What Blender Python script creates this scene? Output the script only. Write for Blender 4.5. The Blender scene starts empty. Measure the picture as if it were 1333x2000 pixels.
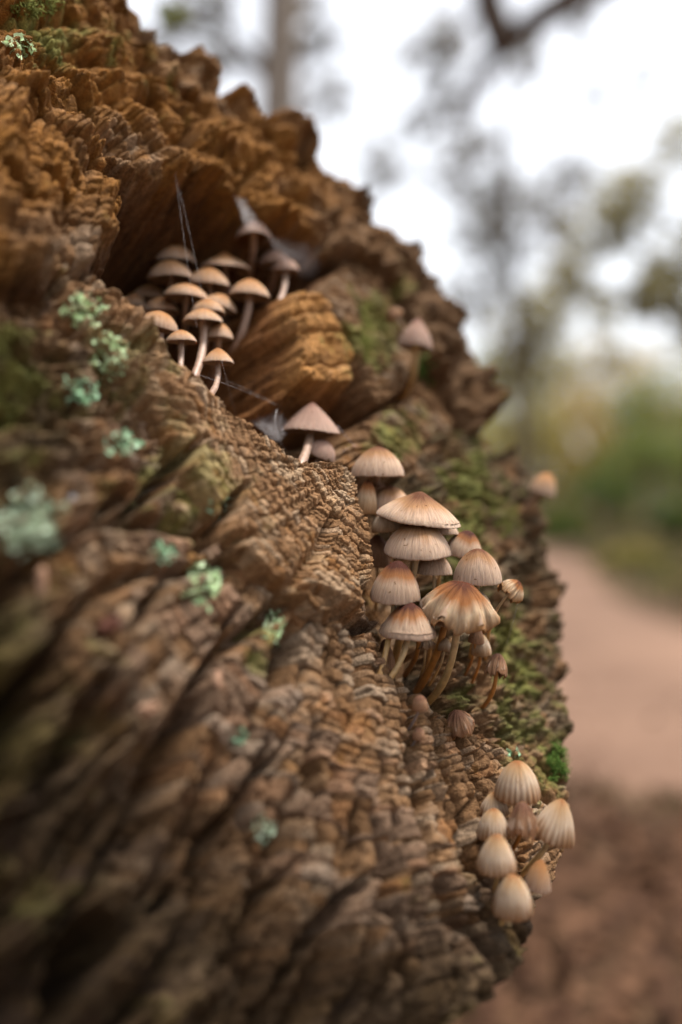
import bpy, math, random
import numpy as np
from mathutils import Vector
random.seed(7); rng = np.random.default_rng(7)
sc = bpy.context.scene
COL = sc.collection
PI = math.pi

# ------------------------------------------------------------------ camera, sky, sun, exposure
CAM_H = 0.45                      # a photographer crouching beside a log
FPX = 1944.0                      # focal length in photo pixels (35 mm lens on a 24 x 36 mm frame, upright)
cam = bpy.data.cameras.new('camera'); cam_o = bpy.data.objects.new('camera', cam); COL.objects.link(cam_o)
cam_o.location = (0, 0, CAM_H); cam_o.rotation_euler = (PI/2, 0, 0)
cam.sensor_fit = 'HORIZONTAL'; cam.sensor_width = 24.0; cam.lens = 35.0
cam.clip_start = 0.01; cam.clip_end = 2000
cam.dof.use_dof = True; cam.dof.focus_distance = 0.303; cam.dof.aperture_fstop = 3.1
sc.camera = cam_o

SUN_EL, SUN_AZ = math.radians(72), math.radians(72)      # azimuth clockwise from +Y (view direction)
w = bpy.data.worlds.new('World'); sc.world = w; w.use_nodes = True
nt = w.node_tree; nt.nodes.clear()
sky = nt.nodes.new('ShaderNodeTexSky'); sky.sky_type = 'NISHITA'; sky.sun_disc = False
sky.sun_elevation = SUN_EL; sky.sun_rotation = SUN_AZ; sky.dust_density = 4.0; sky.ozone_density = 1.0
hs = nt.nodes.new('ShaderNodeHueSaturation'); hs.inputs['Saturation'].default_value = 0.22
bg = nt.nodes.new('ShaderNodeBackground'); bg.inputs['Strength'].default_value = 0.085
wo = nt.nodes.new('ShaderNodeOutputWorld')
nt.links.new(sky.outputs[0], hs.inputs['Color']); nt.links.new(hs.outputs[0], bg.inputs['Color']); nt.links.new(bg.outputs[0], wo.inputs[0])
sun = bpy.data.lights.new('sun', 'SUN'); sun.energy = 1.5; sun.angle = math.radians(18); sun.color = (1.0, 0.94, 0.86)
sun_o = bpy.data.objects.new('sun', sun); COL.objects.link(sun_o)
sd = Vector((math.sin(SUN_AZ)*math.cos(SUN_EL), math.cos(SUN_AZ)*math.cos(SUN_EL), math.sin(SUN_EL)))
sun_o.rotation_euler = sd.to_track_quat('Z', 'Y').to_euler()
vs = sc.view_settings; vs.view_transform = 'Standard'; vs.look = 'None'; vs.exposure = 2.0; vs.gamma = 1.0; vs.use_curve_mapping = False
sc.render.engine = 'CYCLES'; sc.cycles.use_denoising = True
sc.cycles.max_bounces = 6; sc.cycles.transparent_max_bounces = 12

# ------------------------------------------------------------------ helpers
def mesh_np(name, V, F, mat, parent=None, smooth=True, attrs=None):
    V = np.asarray(V, dtype=np.float32); F = np.asarray(F, dtype=np.int32)
    me = bpy.data.meshes.new(name)
    k = F.shape[1]
    me.vertices.add(len(V)); me.vertices.foreach_set('co', V.ravel())
    me.loops.add(F.size); me.loops.foreach_set('vertex_index', F.ravel())
    me.polygons.add(len(F)); me.polygons.foreach_set('loop_start', np.arange(0, F.size, k, dtype=np.int32))
    me.update(calc_edges=True)
    me.polygons.foreach_set('use_smooth', np.full(len(F), smooth, dtype=bool))
    for an, (ty, arr) in (attrs or {}).items():
        a = me.attributes.new(an, ty, 'POINT')
        key = {'FLOAT': 'value', 'FLOAT_VECTOR': 'vector', 'FLOAT_COLOR': 'color'}[ty]
        a.data.foreach_set(key, np.asarray(arr, dtype=np.float32).ravel())
    me.materials.append(mat)
    o = bpy.data.objects.new(name, me); COL.objects.link(o)
    if parent: o.parent = parent
    return o

def tag(o, label=None, cat=None, group=None, kind=None):
    if label: o['label'] = label
    if cat: o['category'] = cat
    if group: o['group'] = group
    if kind: o['kind'] = kind
    return o

def empty(name, loc, label, cat, group=None):
    o = bpy.data.objects.new(name, None); COL.objects.link(o); o.location = loc; o.empty_display_size = 0.02
    return tag(o, label, cat, group)

def hash2(i, j, s=0):
    i = i.astype(np.int64); j = np.asarray(j).astype(np.int64)
    h = (i*374761393 + j*668265263 + s*1442695041) & 0xFFFFFFFF
    h = ((h ^ (h >> 13))*1274126177) & 0xFFFFFFFF
    h = ((h ^ (h >> 16))*2246822519) & 0xFFFFFFFF
    return ((h ^ (h >> 15)) & 0xFFFFFF)/float(0x1000000)

def noise(x, y, s=0):
    xi = np.floor(x); yi = np.floor(y); fx = x-xi; fy = y-yi
    fx = fx*fx*fx*(fx*(fx*6-15)+10); fy = fy*fy*fy*(fy*(fy*6-15)+10)
    a = hash2(xi, yi, s); b = hash2(xi+1, yi, s); c = hash2(xi, yi+1, s); d = hash2(xi+1, yi+1, s)
    return (a*(1-fx)+b*fx)*(1-fy)+(c*(1-fx)+d*fx)*fy*1.0

def fbm(x, y, s=0, o=4, g=0.5):
    t = np.zeros_like(x); a = 1.0; n = 0.0
    for k in range(o):
        t += a*(noise(x, y, s+k*17)-0.5); n += a; a *= g
        x, y = 1.6*x-1.2*y+3.1, 1.2*x+1.6*y+7.7
    return t/n*2

def smooth01(x, a, b):
    t = np.clip((x-a)/(b-a), 0, 1); return t*t*(3-2*t)

def worley(x, y, s=0):
    xi = np.floor(x); yi = np.floor(y); d1 = np.full(x.shape, 9.0); d2 = np.full(x.shape, 9.0)
    for di in (-1, 0, 1):
        for dj in (-1, 0, 1):
            cx = xi+di+hash2(xi+di, yi+dj, s); cy = yi+dj+hash2(xi+di, yi+dj, s+5)
            d = np.hypot(x-cx, y-cy)
            d2 = np.minimum(d2, np.maximum(d, d1)); d1 = np.minimum(d1, d)
    return d1, d2

# ------------------------------------------------------------------ materials
ALB = 0.56                        # damp wood, caps and soil are darker than they look at this exposure
def sc3(c, k=ALB): return tuple(x*k for x in c)
def new_mat(name):
    m = bpy.data.materials.new(name); m.use_nodes = True; t = m.node_tree
    return m, t, t.nodes['Principled BSDF']

def nd(t, ty, **kw):
    n = t.nodes.new(ty)
    for k, v in kw.items():
        if k.startswith('_'): setattr(n, k[1:], v)
        else: n.inputs[k].default_value = v
    return n

def ramp(t, src, stops):
    r = t.nodes.new('ShaderNodeValToRGB'); e = r.color_ramp.elements
    while len(e) < len(stops): e.new(0.5)
    for el, (p, c) in zip(e, stops): el.position = p; el.color = (*c, 1)
    t.links.new(src, r.inputs[0]); return r

def mixc(t, a, b, fac, mode='MIX'):
    m = t.nodes.new('ShaderNodeMix'); m.data_type = 'RGBA'; m.blend_type = mode
    for sock, v in ((m.inputs[0], fac), (m.inputs[6], a), (m.inputs[7], b)):
        if hasattr(v, 'is_linked') or isinstance(v, bpy.types.NodeSocket): t.links.new(v, sock)
        else: sock.default_value = v if not isinstance(v, tuple) else (*v, 1)
    return m.outputs[2]

def wood_material():
    m, t, b = new_mat('weathered_end_grain')
    at = nd(t, 'ShaderNodeAttribute', _attribute_name='tint')
    tc = t.nodes.new('ShaderNodeTexCoord')
    n1 = nd(t, 'ShaderNodeTexNoise', Scale=420.0, Detail=5.0, Roughness=0.65); t.links.new(tc.outputs['Object'], n1.inputs['Vector'])
    n2 = nd(t, 'ShaderNodeTexNoise', Scale=1600.0, Detail=3.0, Roughness=0.7); t.links.new(tc.outputs['Object'], n2.inputs['Vector'])
    r1 = ramp(t, n1.outputs[0], [(0.3, (0.62, 0.60, 0.58)), (0.7, (1.3, 1.3, 1.3))])
    c1 = mixc(t, at.outputs['Color'], r1.outputs[0], 1.0, 'MULTIPLY')
    r2 = ramp(t, n2.outputs[0], [(0.36, (0.72, 0.7, 0.68)), (0.66, (1.22, 1.22, 1.22))])
    c2 = mixc(t, c1, r2.outputs[0], 1.0, 'MULTIPLY')
    t.links.new(c2, b.inputs['Base Color'])
    b.inputs['Roughness'].default_value = 0.85; b.inputs['Specular IOR Level'].default_value = 0.12
    ad = nd(t, 'ShaderNodeMath', _operation='MULTIPLY_ADD'); t.links.new(n1.outputs[0], ad.inputs[0]); ad.inputs[1].default_value = 1.5; t.links.new(n2.outputs[0], ad.inputs[2])
    bp = nd(t, 'ShaderNodeBump', Strength=0.9, Distance=0.0010); t.links.new(ad.outputs[0], bp.inputs['Height'])
    t.links.new(bp.outputs[0], b.inputs['Normal'])
    return m
WOOD = wood_material()

def simple_noise_mat(name, c1, c2, scale, rough=0.9, bump=0.0, bdist=0.001, stops=(0.35, 0.65), sss=0.0):
    m, t, b = new_mat(name)
    tc = t.nodes.new('ShaderNodeTexCoord')
    n1 = nd(t, 'ShaderNodeTexNoise', Scale=scale, Detail=6.0, Roughness=0.6); t.links.new(tc.outputs['Object'], n1.inputs['Vector'])
    r = ramp(t, n1.outputs[0], [(stops[0], sc3(c1)), (stops[1], sc3(c2))])
    t.links.new(r.outputs[0], b.inputs['Base Color']); b.inputs['Roughness'].default_value = rough
    b.inputs['Specular IOR Level'].default_value = 0.2
    if bump:
        bp = nd(t, 'ShaderNodeBump', Strength=bump, Distance=bdist); t.links.new(n1.outputs[0], bp.inputs['Height']); t.links.new(bp.outputs[0], b.inputs['Normal'])
    return m

def leaf_mat(name, c1, c2, trans=0.35):
    m, t, b = new_mat(name)
    gi = t.nodes.new('ShaderNodeNewGeometry')
    r = ramp(t, gi.outputs['Random Per Island'], [(0.1, sc3(c1)), (0.9, sc3(c2))])
    t.links.new(r.outputs[0], b.inputs['Base Color']); b.inputs['Roughness'].default_value = 0.8; b.inputs['Specular IOR Level'].default_value = 0.1
    tr = t.nodes.new('ShaderNodeBsdfTranslucent'); t.links.new(r.outputs[0], tr.inputs[0])
    mx = t.nodes.new('ShaderNodeMixShader'); mx.inputs[0].default_value = trans
    t.links.new(b.outputs[0], mx.inputs[1]); t.links.new(tr.outputs[0], mx.inputs[2])
    t.links.new(mx.outputs[0], t.nodes['Material Output'].inputs[0])
    return m

def cap_mat(name, apex, mid, pale, margin, p_apex=0.16, p_mid=0.42, streak=0.5, rough=0.5):
    pale, margin = sc3(pale, 1.1), sc3(margin, 1.1)
    """colour runs from the apex (t=0) to the margin (t=1), with radial streaks"""
    m, t, b = new_mat(name)
    at = nd(t, 'ShaderNodeAttribute', _attribute_name='radial'); ang = nd(t, 'ShaderNodeAttribute', _attribute_name='ang')
    oi = t.nodes.new('ShaderNodeObjectInfo')
    av = nd(t, 'ShaderNodeVectorMath', _operation='ADD'); t.links.new(ang.outputs['Vector'], av.inputs[0])
    cmb = t.nodes.new('ShaderNodeCombineXYZ')
    mul = nd(t, 'ShaderNodeMath', _operation='MULTIPLY'); t.links.new(oi.outputs['Random'], mul.inputs[0]); mul.inputs[1].default_value = 50
    t.links.new(mul.outputs[0], cmb.inputs[2]); t.links.new(cmb.outputs[0], av.inputs[1])
    st = nd(t, 'ShaderNodeTexNoise', Scale=20.0, Detail=4.0, Roughness=0.6); t.links.new(av.outputs[0], st.inputs['Vector'])
    bl = nd(t, 'ShaderNodeTexNoise', Scale=1.6, Detail=3.0, Roughness=0.6); t.links.new(av.outputs[0], bl.inputs['Vector'])
    # t shifted by large blotches so the dark centre has an uneven edge
    sh = nd(t, 'ShaderNodeMath', _operation='MULTIPLY_ADD'); t.links.new(bl.outputs[0], sh.inputs[0]); sh.inputs[1].default_value = 0.45; t.links.new(at.outputs['Fac'], sh.inputs[2])
    s2 = nd(t, 'ShaderNodeMath', _operation='SUBTRACT'); t.links.new(sh.outputs[0], s2.inputs[0]); s2.inputs[1].default_value = 0.225
    r = ramp(t, s2.outputs[0], [(0.0, sc3(apex)), (p_apex, sc3(apex)), (p_mid, sc3(mid)), (0.72, sc3(pale)), (1.0, sc3(margin))])
    rs = ramp(t, st.outputs[0], [(0.32, (1-streak*0.55,)*3), (0.68, (1+streak*0.3,)*3)])
    c = mixc(t, r.outputs[0], rs.outputs[0], 1.0, 'MULTIPLY')
    tc = t.nodes.new('ShaderNodeTexCoord')
    sp = nd(t, 'ShaderNodeTexNoise', Scale=700.0, Detail=2.0, Roughness=0.5); t.links.new(tc.outputs['Object'], sp.inputs['Vector'])
    rsp = ramp(t, sp.outputs[0], [(0.24, (0.45, 0.36, 0.3)), (0.31, (1, 1, 1))])
    c = mixc(t, c, rsp.outputs[0], 1.0, 'MULTIPLY')
    fa = nd(t, 'ShaderNodeAttribute', _attribute_name='flute')
    c = mixc(t, c, (0.16, 0.07, 0.03), fa.outputs['Fac'])
    t.links.new(c, b.inputs['Base Color']); b.inputs['Roughness'].default_value = max(rough, 0.75)
    b.inputs['Specular IOR Level'].default_value = 0.08
    b.inputs['Subsurface Weight'].default_value = 0.25; b.inputs['Subsurface Radius'].default_value = (1.0, 0.5, 0.25); b.inputs['Subsurface Scale'].default_value = 0.0012
    bp = nd(t, 'ShaderNodeBump', Strength=0.5, Distance=0.0005); t.links.new(st.outputs[0], bp.inputs['Height']); t.links.new(bp.outputs[0], b.inputs['Normal'])
    return m

CAPS = {
 'tan':   cap_mat('cap_tan', (0.17, 0.066, 0.03), (0.46, 0.245, 0.12), (0.63, 0.44, 0.31), (0.66, 0.48, 0.36), 0.22, 0.50),
 'dark':  cap_mat('cap_dark_apex', (0.085, 0.026, 0.016), (0.40, 0.17, 0.065), (0.61, 0.43, 0.30), (0.54, 0.38, 0.28), 0.33, 0.56),
 'rag':   cap_mat('cap_ragged', (0.12, 0.038, 0.018), (0.42, 0.17, 0.06), (0.66, 0.48, 0.31), (0.40, 0.20, 0.08), 0.20, 0.50, 0.55),
 'pale':  cap_mat('cap_pale', (0.36, 0.15, 0.055), (0.60, 0.38, 0.20), (0.76, 0.59, 0.43), (0.42, 0.23, 0.11), 0.10, 0.38),
 'rose':  cap_mat('cap_pinkish_grey', (0.24, 0.10, 0.075), (0.40, 0.24, 0.18), (0.46, 0.30, 0.23), (0.48, 0.34, 0.27), 0.04, 0.3, 0.35),
 'orange':cap_mat('cap_orange', (0.42, 0.17, 0.06), (0.55, 0.27, 0.11), (0.58, 0.35, 0.20), (0.66, 0.48, 0.36), 0.1, 0.45, 0.35),
 'brown': cap_mat('cap_shrivelled', (0.20, 0.09, 0.055), (0.28, 0.14, 0.085), (0.42, 0.24, 0.14), (0.38, 0.20, 0.11), 0.1, 0.5, 0.9, 0.7),
}
def stem_mat(name, top, mid, base):
    m, t, b = new_mat(name)
    at = nd(t, 'ShaderNodeAttribute', _attribute_name='radial')
    tc = t.nodes.new('ShaderNodeTexCoord')
    n1 = nd(t, 'ShaderNodeTexNoise', Scale=500.0, Detail=3.0); t.links.new(tc.outputs['Object'], n1.inputs['Vector'])
    r = ramp(t, at.outputs['Fac'], [(0.0, sc3(base)), (0.45, sc3(mid)), (1.0, sc3(top))])
    rn = ramp(t, n1.outputs[0], [(0.3, (0.72, 0.7, 0.66)), (0.7, (1.15, 1.15, 1.15))])
    c = mixc(t, r.outputs[0], rn.outputs[0], 1.0, 'MULTIPLY')
    t.links.new(c, b.inputs['Base Color']); b.inputs['Roughness'].default_value = 0.45
    b.inputs['Subsurface Weight'].default_value = 0.2; b.inputs['Subsurface Radius'].default_value = (1.0, 0.55, 0.25); b.inputs['Subsurface Scale'].default_value = 0.0015
    return m
STEMS = {
 'cream':  stem_mat('stem_cream', (0.78, 0.62, 0.42), (0.74, 0.50, 0.22), (0.60, 0.29, 0.07)),
 'orange': stem_mat('stem_orange', (0.66, 0.33, 0.10), (0.60, 0.25, 0.05), (0.36, 0.13, 0.03)),
 'pink':   stem_mat('stem_pinkish', (0.52, 0.36, 0.27), (0.50, 0.33, 0.24), (0.38, 0.20, 0.12)),
 'grey':   stem_mat('stem_greyish', (0.40, 0.33, 0.33), (0.38, 0.31, 0.30), (0.30, 0.2, 0.16)),
}
GILL = simple_noise_mat('gills_cream', (0.40, 0.26, 0.17), (0.55, 0.38, 0.27), 300)

# ------------------------------------------------------------------ the log's sawn face: a plane in space, seen obliquely
NV = np.array([4.4, -3.25, 3.0]); PC = -1/np.linalg.norm(NV); NV = NV/np.linalg.norm(NV)
E1 = np.array([-NV[1], NV[0], 0]); E1 /= np.linalg.norm(E1); E2 = np.cross(NV, E1)
CAMV = np.array([0, 0, CAM_H])
def pray(px, py):
    px = np.asarray(px, float); py = np.asarray(py, float)
    return np.stack([(px-666.5)/FPX, np.ones_like(px), (1000-py)/FPX], -1)
def pix(px, py, d):                                        # camera-relative point at depth d
    return pray(px, py)*np.asarray(d, float)[..., None]
def hit(px, py, h=0.0):
    D = pray(px, py); return D*((PC+h)/(D@NV))[..., None]
P0 = hit(560., 760.)
def to_face(P): Q = P-P0; return Q@E1, Q@E2, Q@NV
def from_face(X, Y, h): return P0+X[..., None]*E1+Y[..., None]*E2+h[..., None]*NV
def pxpoly(pts, h):
    a = np.array(pts, float); P = hit(a[:, 0], a[:, 1], h); X, Y, _ = to_face(P); return np.stack([X, Y], 1)

# deep splits that can be told apart: (outline in photo pixels, half width m, depth m)
CR = [([(140,1195),(100,1265),(68,1335),(15,1460),(-60,1600)],.0022,.012), ([(410,1350),(389,1389),(341,1499),(250,1640),(152,1765),(60,1880)],.0020,.013), ([(490,1530),(446,1604),(368,1725),(300,1800)],.0014,.010), ([(740,1690),(672,1751),(600,1830),(546,1888),(470,1990)],.0014,.011),
 ([(225,1300),(175,1380),(110,1500),(70,1640)],.0020,.010), ([(235,1760),(200,1810),(165,1860),(90,1990)],.0038,.016), ([(372,875),(335,915),(290,962),(240,1010)],.0015,.010), ([(455,965),(430,1005),(405,1040),(385,1085)],.0014,.009),
 ([(572,1225),(552,1290),(520,1360)],.0022,.012), ([(703,1290),(704,1345),(698,1400)],.0014,.009), ([(610,1380),(607,1450),(614,1520),(612,1600)],.0010,.008), ([(842,1480),(838,1545),(850,1600)],.0011,.008), ([(790,1400),(806,1470),(824,1530),(840,1620),(850,1720)],.0008,.007), ([(860,1440),(872,1520),(888,1612),(905,1660)],.0009,.007),
 ([(560,1165),(620,1196),(690,1216),(742,1222)],.0016,.009), ([(930,1560),(915,1640),(925,1720),(955,1800)],.0017,.010), ([(460,1190),(440,1260),(395,1330)],.0012,.008), ([(330,1130),(290,1180),(240,1230)],.0013,.008), ([(520,1440),(505,1500),(480,1560)],.0009,.007), ([(700,1560),(690,1640),(660,1730)],.0009,.007), ([(770,1550),(775,1650),(765,1760),(740,1860)],.0009,.007),
 ([(60,860),(130,890),(200,935)],.0015,.007), ([(180,1010),(250,960)],.0012,.007), ([(640,1240),(650,1320),(640,1400)],.0007,.006), ([(330,1560),(290,1640)],.0012,.008), ([(560,1700),(480,1800),(400,1930)],.0012,.009)]
# pieces the sawn end has split into: (name, height above the sawn plane, outline, ring centre, slope of its walls)
C0 = (0.016, -0.030)
REG = [
 ('end_grain_slab', -0.003, [(-700,520),(-100,540),(60,540),(190,560),(262,640),(345,740),(450,850),(520,930),(600,1000),(690,1120),(742,1215),(748,1262),(765,1325),(800,1338),(838,1378),(880,1402),(930,1420),(990,1440),(1060,1470),(1112,1500),(1119,1560),(1116,1620),(1096,1690),(1062,1755),(1034,1845),(965,1935),(905,1990),(800,2080),(500,2300),(0,2700),(-500,2900),(-700,2000)], C0, 5.),
 ('grained_slab', 0.0035, [(120,520),(195,535),(215,560),(262,600),(300,660),(345,705),(400,755),(450,805),(520,855),(565,895),(605,905),(650,900),(685,925),(702,975),(722,1035),(735,1100),(728,1165),(738,1203),(700,1200),(640,1184),(575,1145),(530,1110),(470,1070),(420,980),(350,860),(290,770),(220,690),(150,610)], C0, 4.),
 ('mossy_slab', -0.004, [(862,846),(937,838),(965,885),(1000,878),(1018,915),(1050,945),(1056,1000),(1064,1050),(1090,1140),(1106,1250),(1110,1400),(1112,1510),(1060,1490),(990,1450),(940,1420),(905,1380),(880,1300),(868,1200),(840,1100),(800,985),(790,940),(809,912)], (0.03,-0.04), 5.),
 ('overhanging_block', 0.007, [(-700,300),(-100,470),(0,490),(90,515),(172,508),(205,470),(228,425),(245,393),(222,350),(205,325),(172,262),(155,205),(120,165),(60,120),(-100,60),(-700,-300)], (0.02,0.0), 3.2),
 ('scalloped_ridge', 0.002, [(-500,-300),(-60,60),(155,195),(175,258),(215,302),(265,325),(300,332),(345,345),(372,335),(382,305),(365,280),(356,240),(350,180),(310,105),(262,12),(200,-100),(-100,-500)], (0.02,0.0), 5.),
 ('log_rim', 0.003, [(200,-60),(255,0),(320,40),(365,95),(395,100),(440,140),(480,180),(520,215),(555,210),(600,250),(640,300),(700,355),(745,395),(800,475),(850,560),(900,645),(960,720),(988,765),(980,800),(940,830),(925,790),(890,730),(850,690),(830,620),(790,545),(740,505),(690,480),(640,470),(590,440),(530,420),(490,385),(440,350),(390,330),(378,250),(350,180),(300,90)], (0.03,-0.02), 5.0),
 ('split_wedge', 0.002, [(574,562),(600,556),(632,578),(660,630),(690,690),(706,739),(664,746),(603,735),(592,690),(588,650),(574,620)], (0.036,-0.06), 4.5),
 ('cracked_slab', -0.002, [(681,504),(739,525),(788,600),(815,690),(812,725),(780,770),(735,787),(716,735),(700,690),(672,632),(648,592),(632,560)], (0.036,-0.06), 5.),
 ('cracked_slab', -0.004, [(640,890),(689,838),(735,803),(780,782),(821,768),(862,834),(830,884),(796,922),(760,930),(700,925)], (0.036,-0.06), 5.),
 ('cracked_slab', -0.006, [(850,714),(880,745),(905,790),(937,836),(862,834),(824,765),(812,720)], (0.036,-0.06), 5.),
 ('hollow_floor', -0.020, [(560,900),(700,860),(800,850),(880,1000),(940,1340),(900,1420),(790,1350),(730,1200),(700,1000)], C0, 1.6),
]
FLOOR = len(REG)
NAMES = [r[0] for r in REG]+['hollow_floor']
POLY = [pxpoly(r[2], r[1]) for r in REG]
CX = np.array([r[3][0] for r in REG]+[C0[0]]); CY = np.array([r[3][1] for r in REG]+[C0[1]])

def belly(X, Y): return 3.0*(np.maximum(0, -0.85*Y-0.5*X-0.07)*smooth01(-X, 0.005, 0.07))**2
def pxcurve(pts):
    a = np.array(pts, float); h = np.full(len(a), -0.003)
    for _ in range(12):
        D = pray(a[:, 0], a[:, 1]); P = D*((PC+h)/(D@NV))[:, None]; X, Y, _z = to_face(P); h = 0.5*h+0.5*(-0.003-belly(X, Y))
    return np.stack([X, Y], 1)
CR += [([(640,580),(668,640),(702,738)],.0008,.009), ([(700,520),(735,600),(760,690),(776,766)],.0008,.008), ([(662,530),(700,610),(728,700),(742,784)],.0007,.007), ([(718,822),(758,880),(786,925)],.0007,.007), ([(768,788),(812,850),(832,882)],.0007,.007), ([(60,118),(125,165),(158,205),(176,262),(208,320)],.0022,.012), ([(92,25),(110,48),(128,66)],.0022,.012), ([(150,118),(178,135),(205,156)],.0024,.014), ([(345,168),(365,195),(384,214),(398,240)],.0030,.014), ([(566,268),(582,296),(594,330)],.0050,.022), ([(418,140),(438,190),(462,240),(478,285)],.0030,.013), ([(250,150),(290,210),(318,262)],.0018,.010), ([(225,60),(262,110),(300,140)],.0018,.010), ([(660,330),(700,400),(735,450)],.0030,.010), ([(20,210),(60,280),(85,350)],.0018,.009), ([(100,260),(135,330),(165,395)],.0015,.007), ([(500,250),(520,300),(545,350)],.0030,.012), ([(40,380),(80,430),(90,480)],.0018,.009)]
CRP = [(pxcurve(p), w_*(1.7 if p[0][1] > 600 else 1.0), d_*1.4) for p, w_, d_ in CR]
def carve(X, Y):
    jx = X+fbm(X*170, Y*170, 501, 3)*0.0016; jy = Y+fbm(X*170, Y*170, 502, 3)*0.0016; best = np.zeros(X.shape)
    for P, w_, dp in CRP:
        m = (X > P[:, 0].min()-0.02) & (X < P[:, 0].max()+0.02) & (Y > P[:, 1].min()-0.02) & (Y < P[:, 1].max()+0.02)
        if not m.any(): continue
        x, y = jx[m], jy[m]; dd = np.full(x.shape, 1e9); s = np.zeros(x.shape); nseg = len(P)-1
        for q in range(nseg):
            ex, ey = P[q+1]-P[q]; tt = np.clip(((x-P[q, 0])*ex+(y-P[q, 1])*ey)/(ex*ex+ey*ey), 0, 1)
            d = np.hypot(x-P[q, 0]-ex*tt, y-P[q, 1]-ey*tt); s = np.where(d < dd, (q+tt)/nseg, s); dd = np.minimum(dd, d)
        ww = w_*(0.35+0.65*np.sin(np.clip(s, 0.02, 0.98)*PI)**0.6)
        v_ = dp*np.clip(1.25-dd/ww, 0, 1)*np.minimum(1, 4*np.minimum(s, 1-s)+0.2)
        best[m] = np.maximum(best[m], v_)
    return best

def sdf(X, Y, P):
    d = np.full(X.shape, 1e9); ins = np.zeros(X.shape, bool)
    for (ax, ay), (bx, by) in zip(P, np.roll(P, -1, 0)):
        ex, ey = bx-ax, by-ay; wx, wy = X-ax, Y-ay
        t = np.clip((wx*ex+wy*ey)/(ex*ex+ey*ey), 0, 1)
        d = np.minimum(d, (wx-ex*t)**2+(wy-ey*t)**2)
        c = ((ay <= Y) & (by > Y)) | ((by <= Y) & (ay > Y))
        with np.errstate(divide='ignore', invalid='ignore'):
            ins ^= c & (X < ax+(Y-ay)/(by-ay)*ex)
    d = np.sqrt(d); return np.where(ins, -d, d)

def proj(X, Y):
    P = from_face(X, Y, X*0.0); yy = np.maximum(P[..., 1], 0.02); return 666.5+FPX*P[..., 0]/yy, 1000-FPX*P[..., 2]/yy

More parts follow.
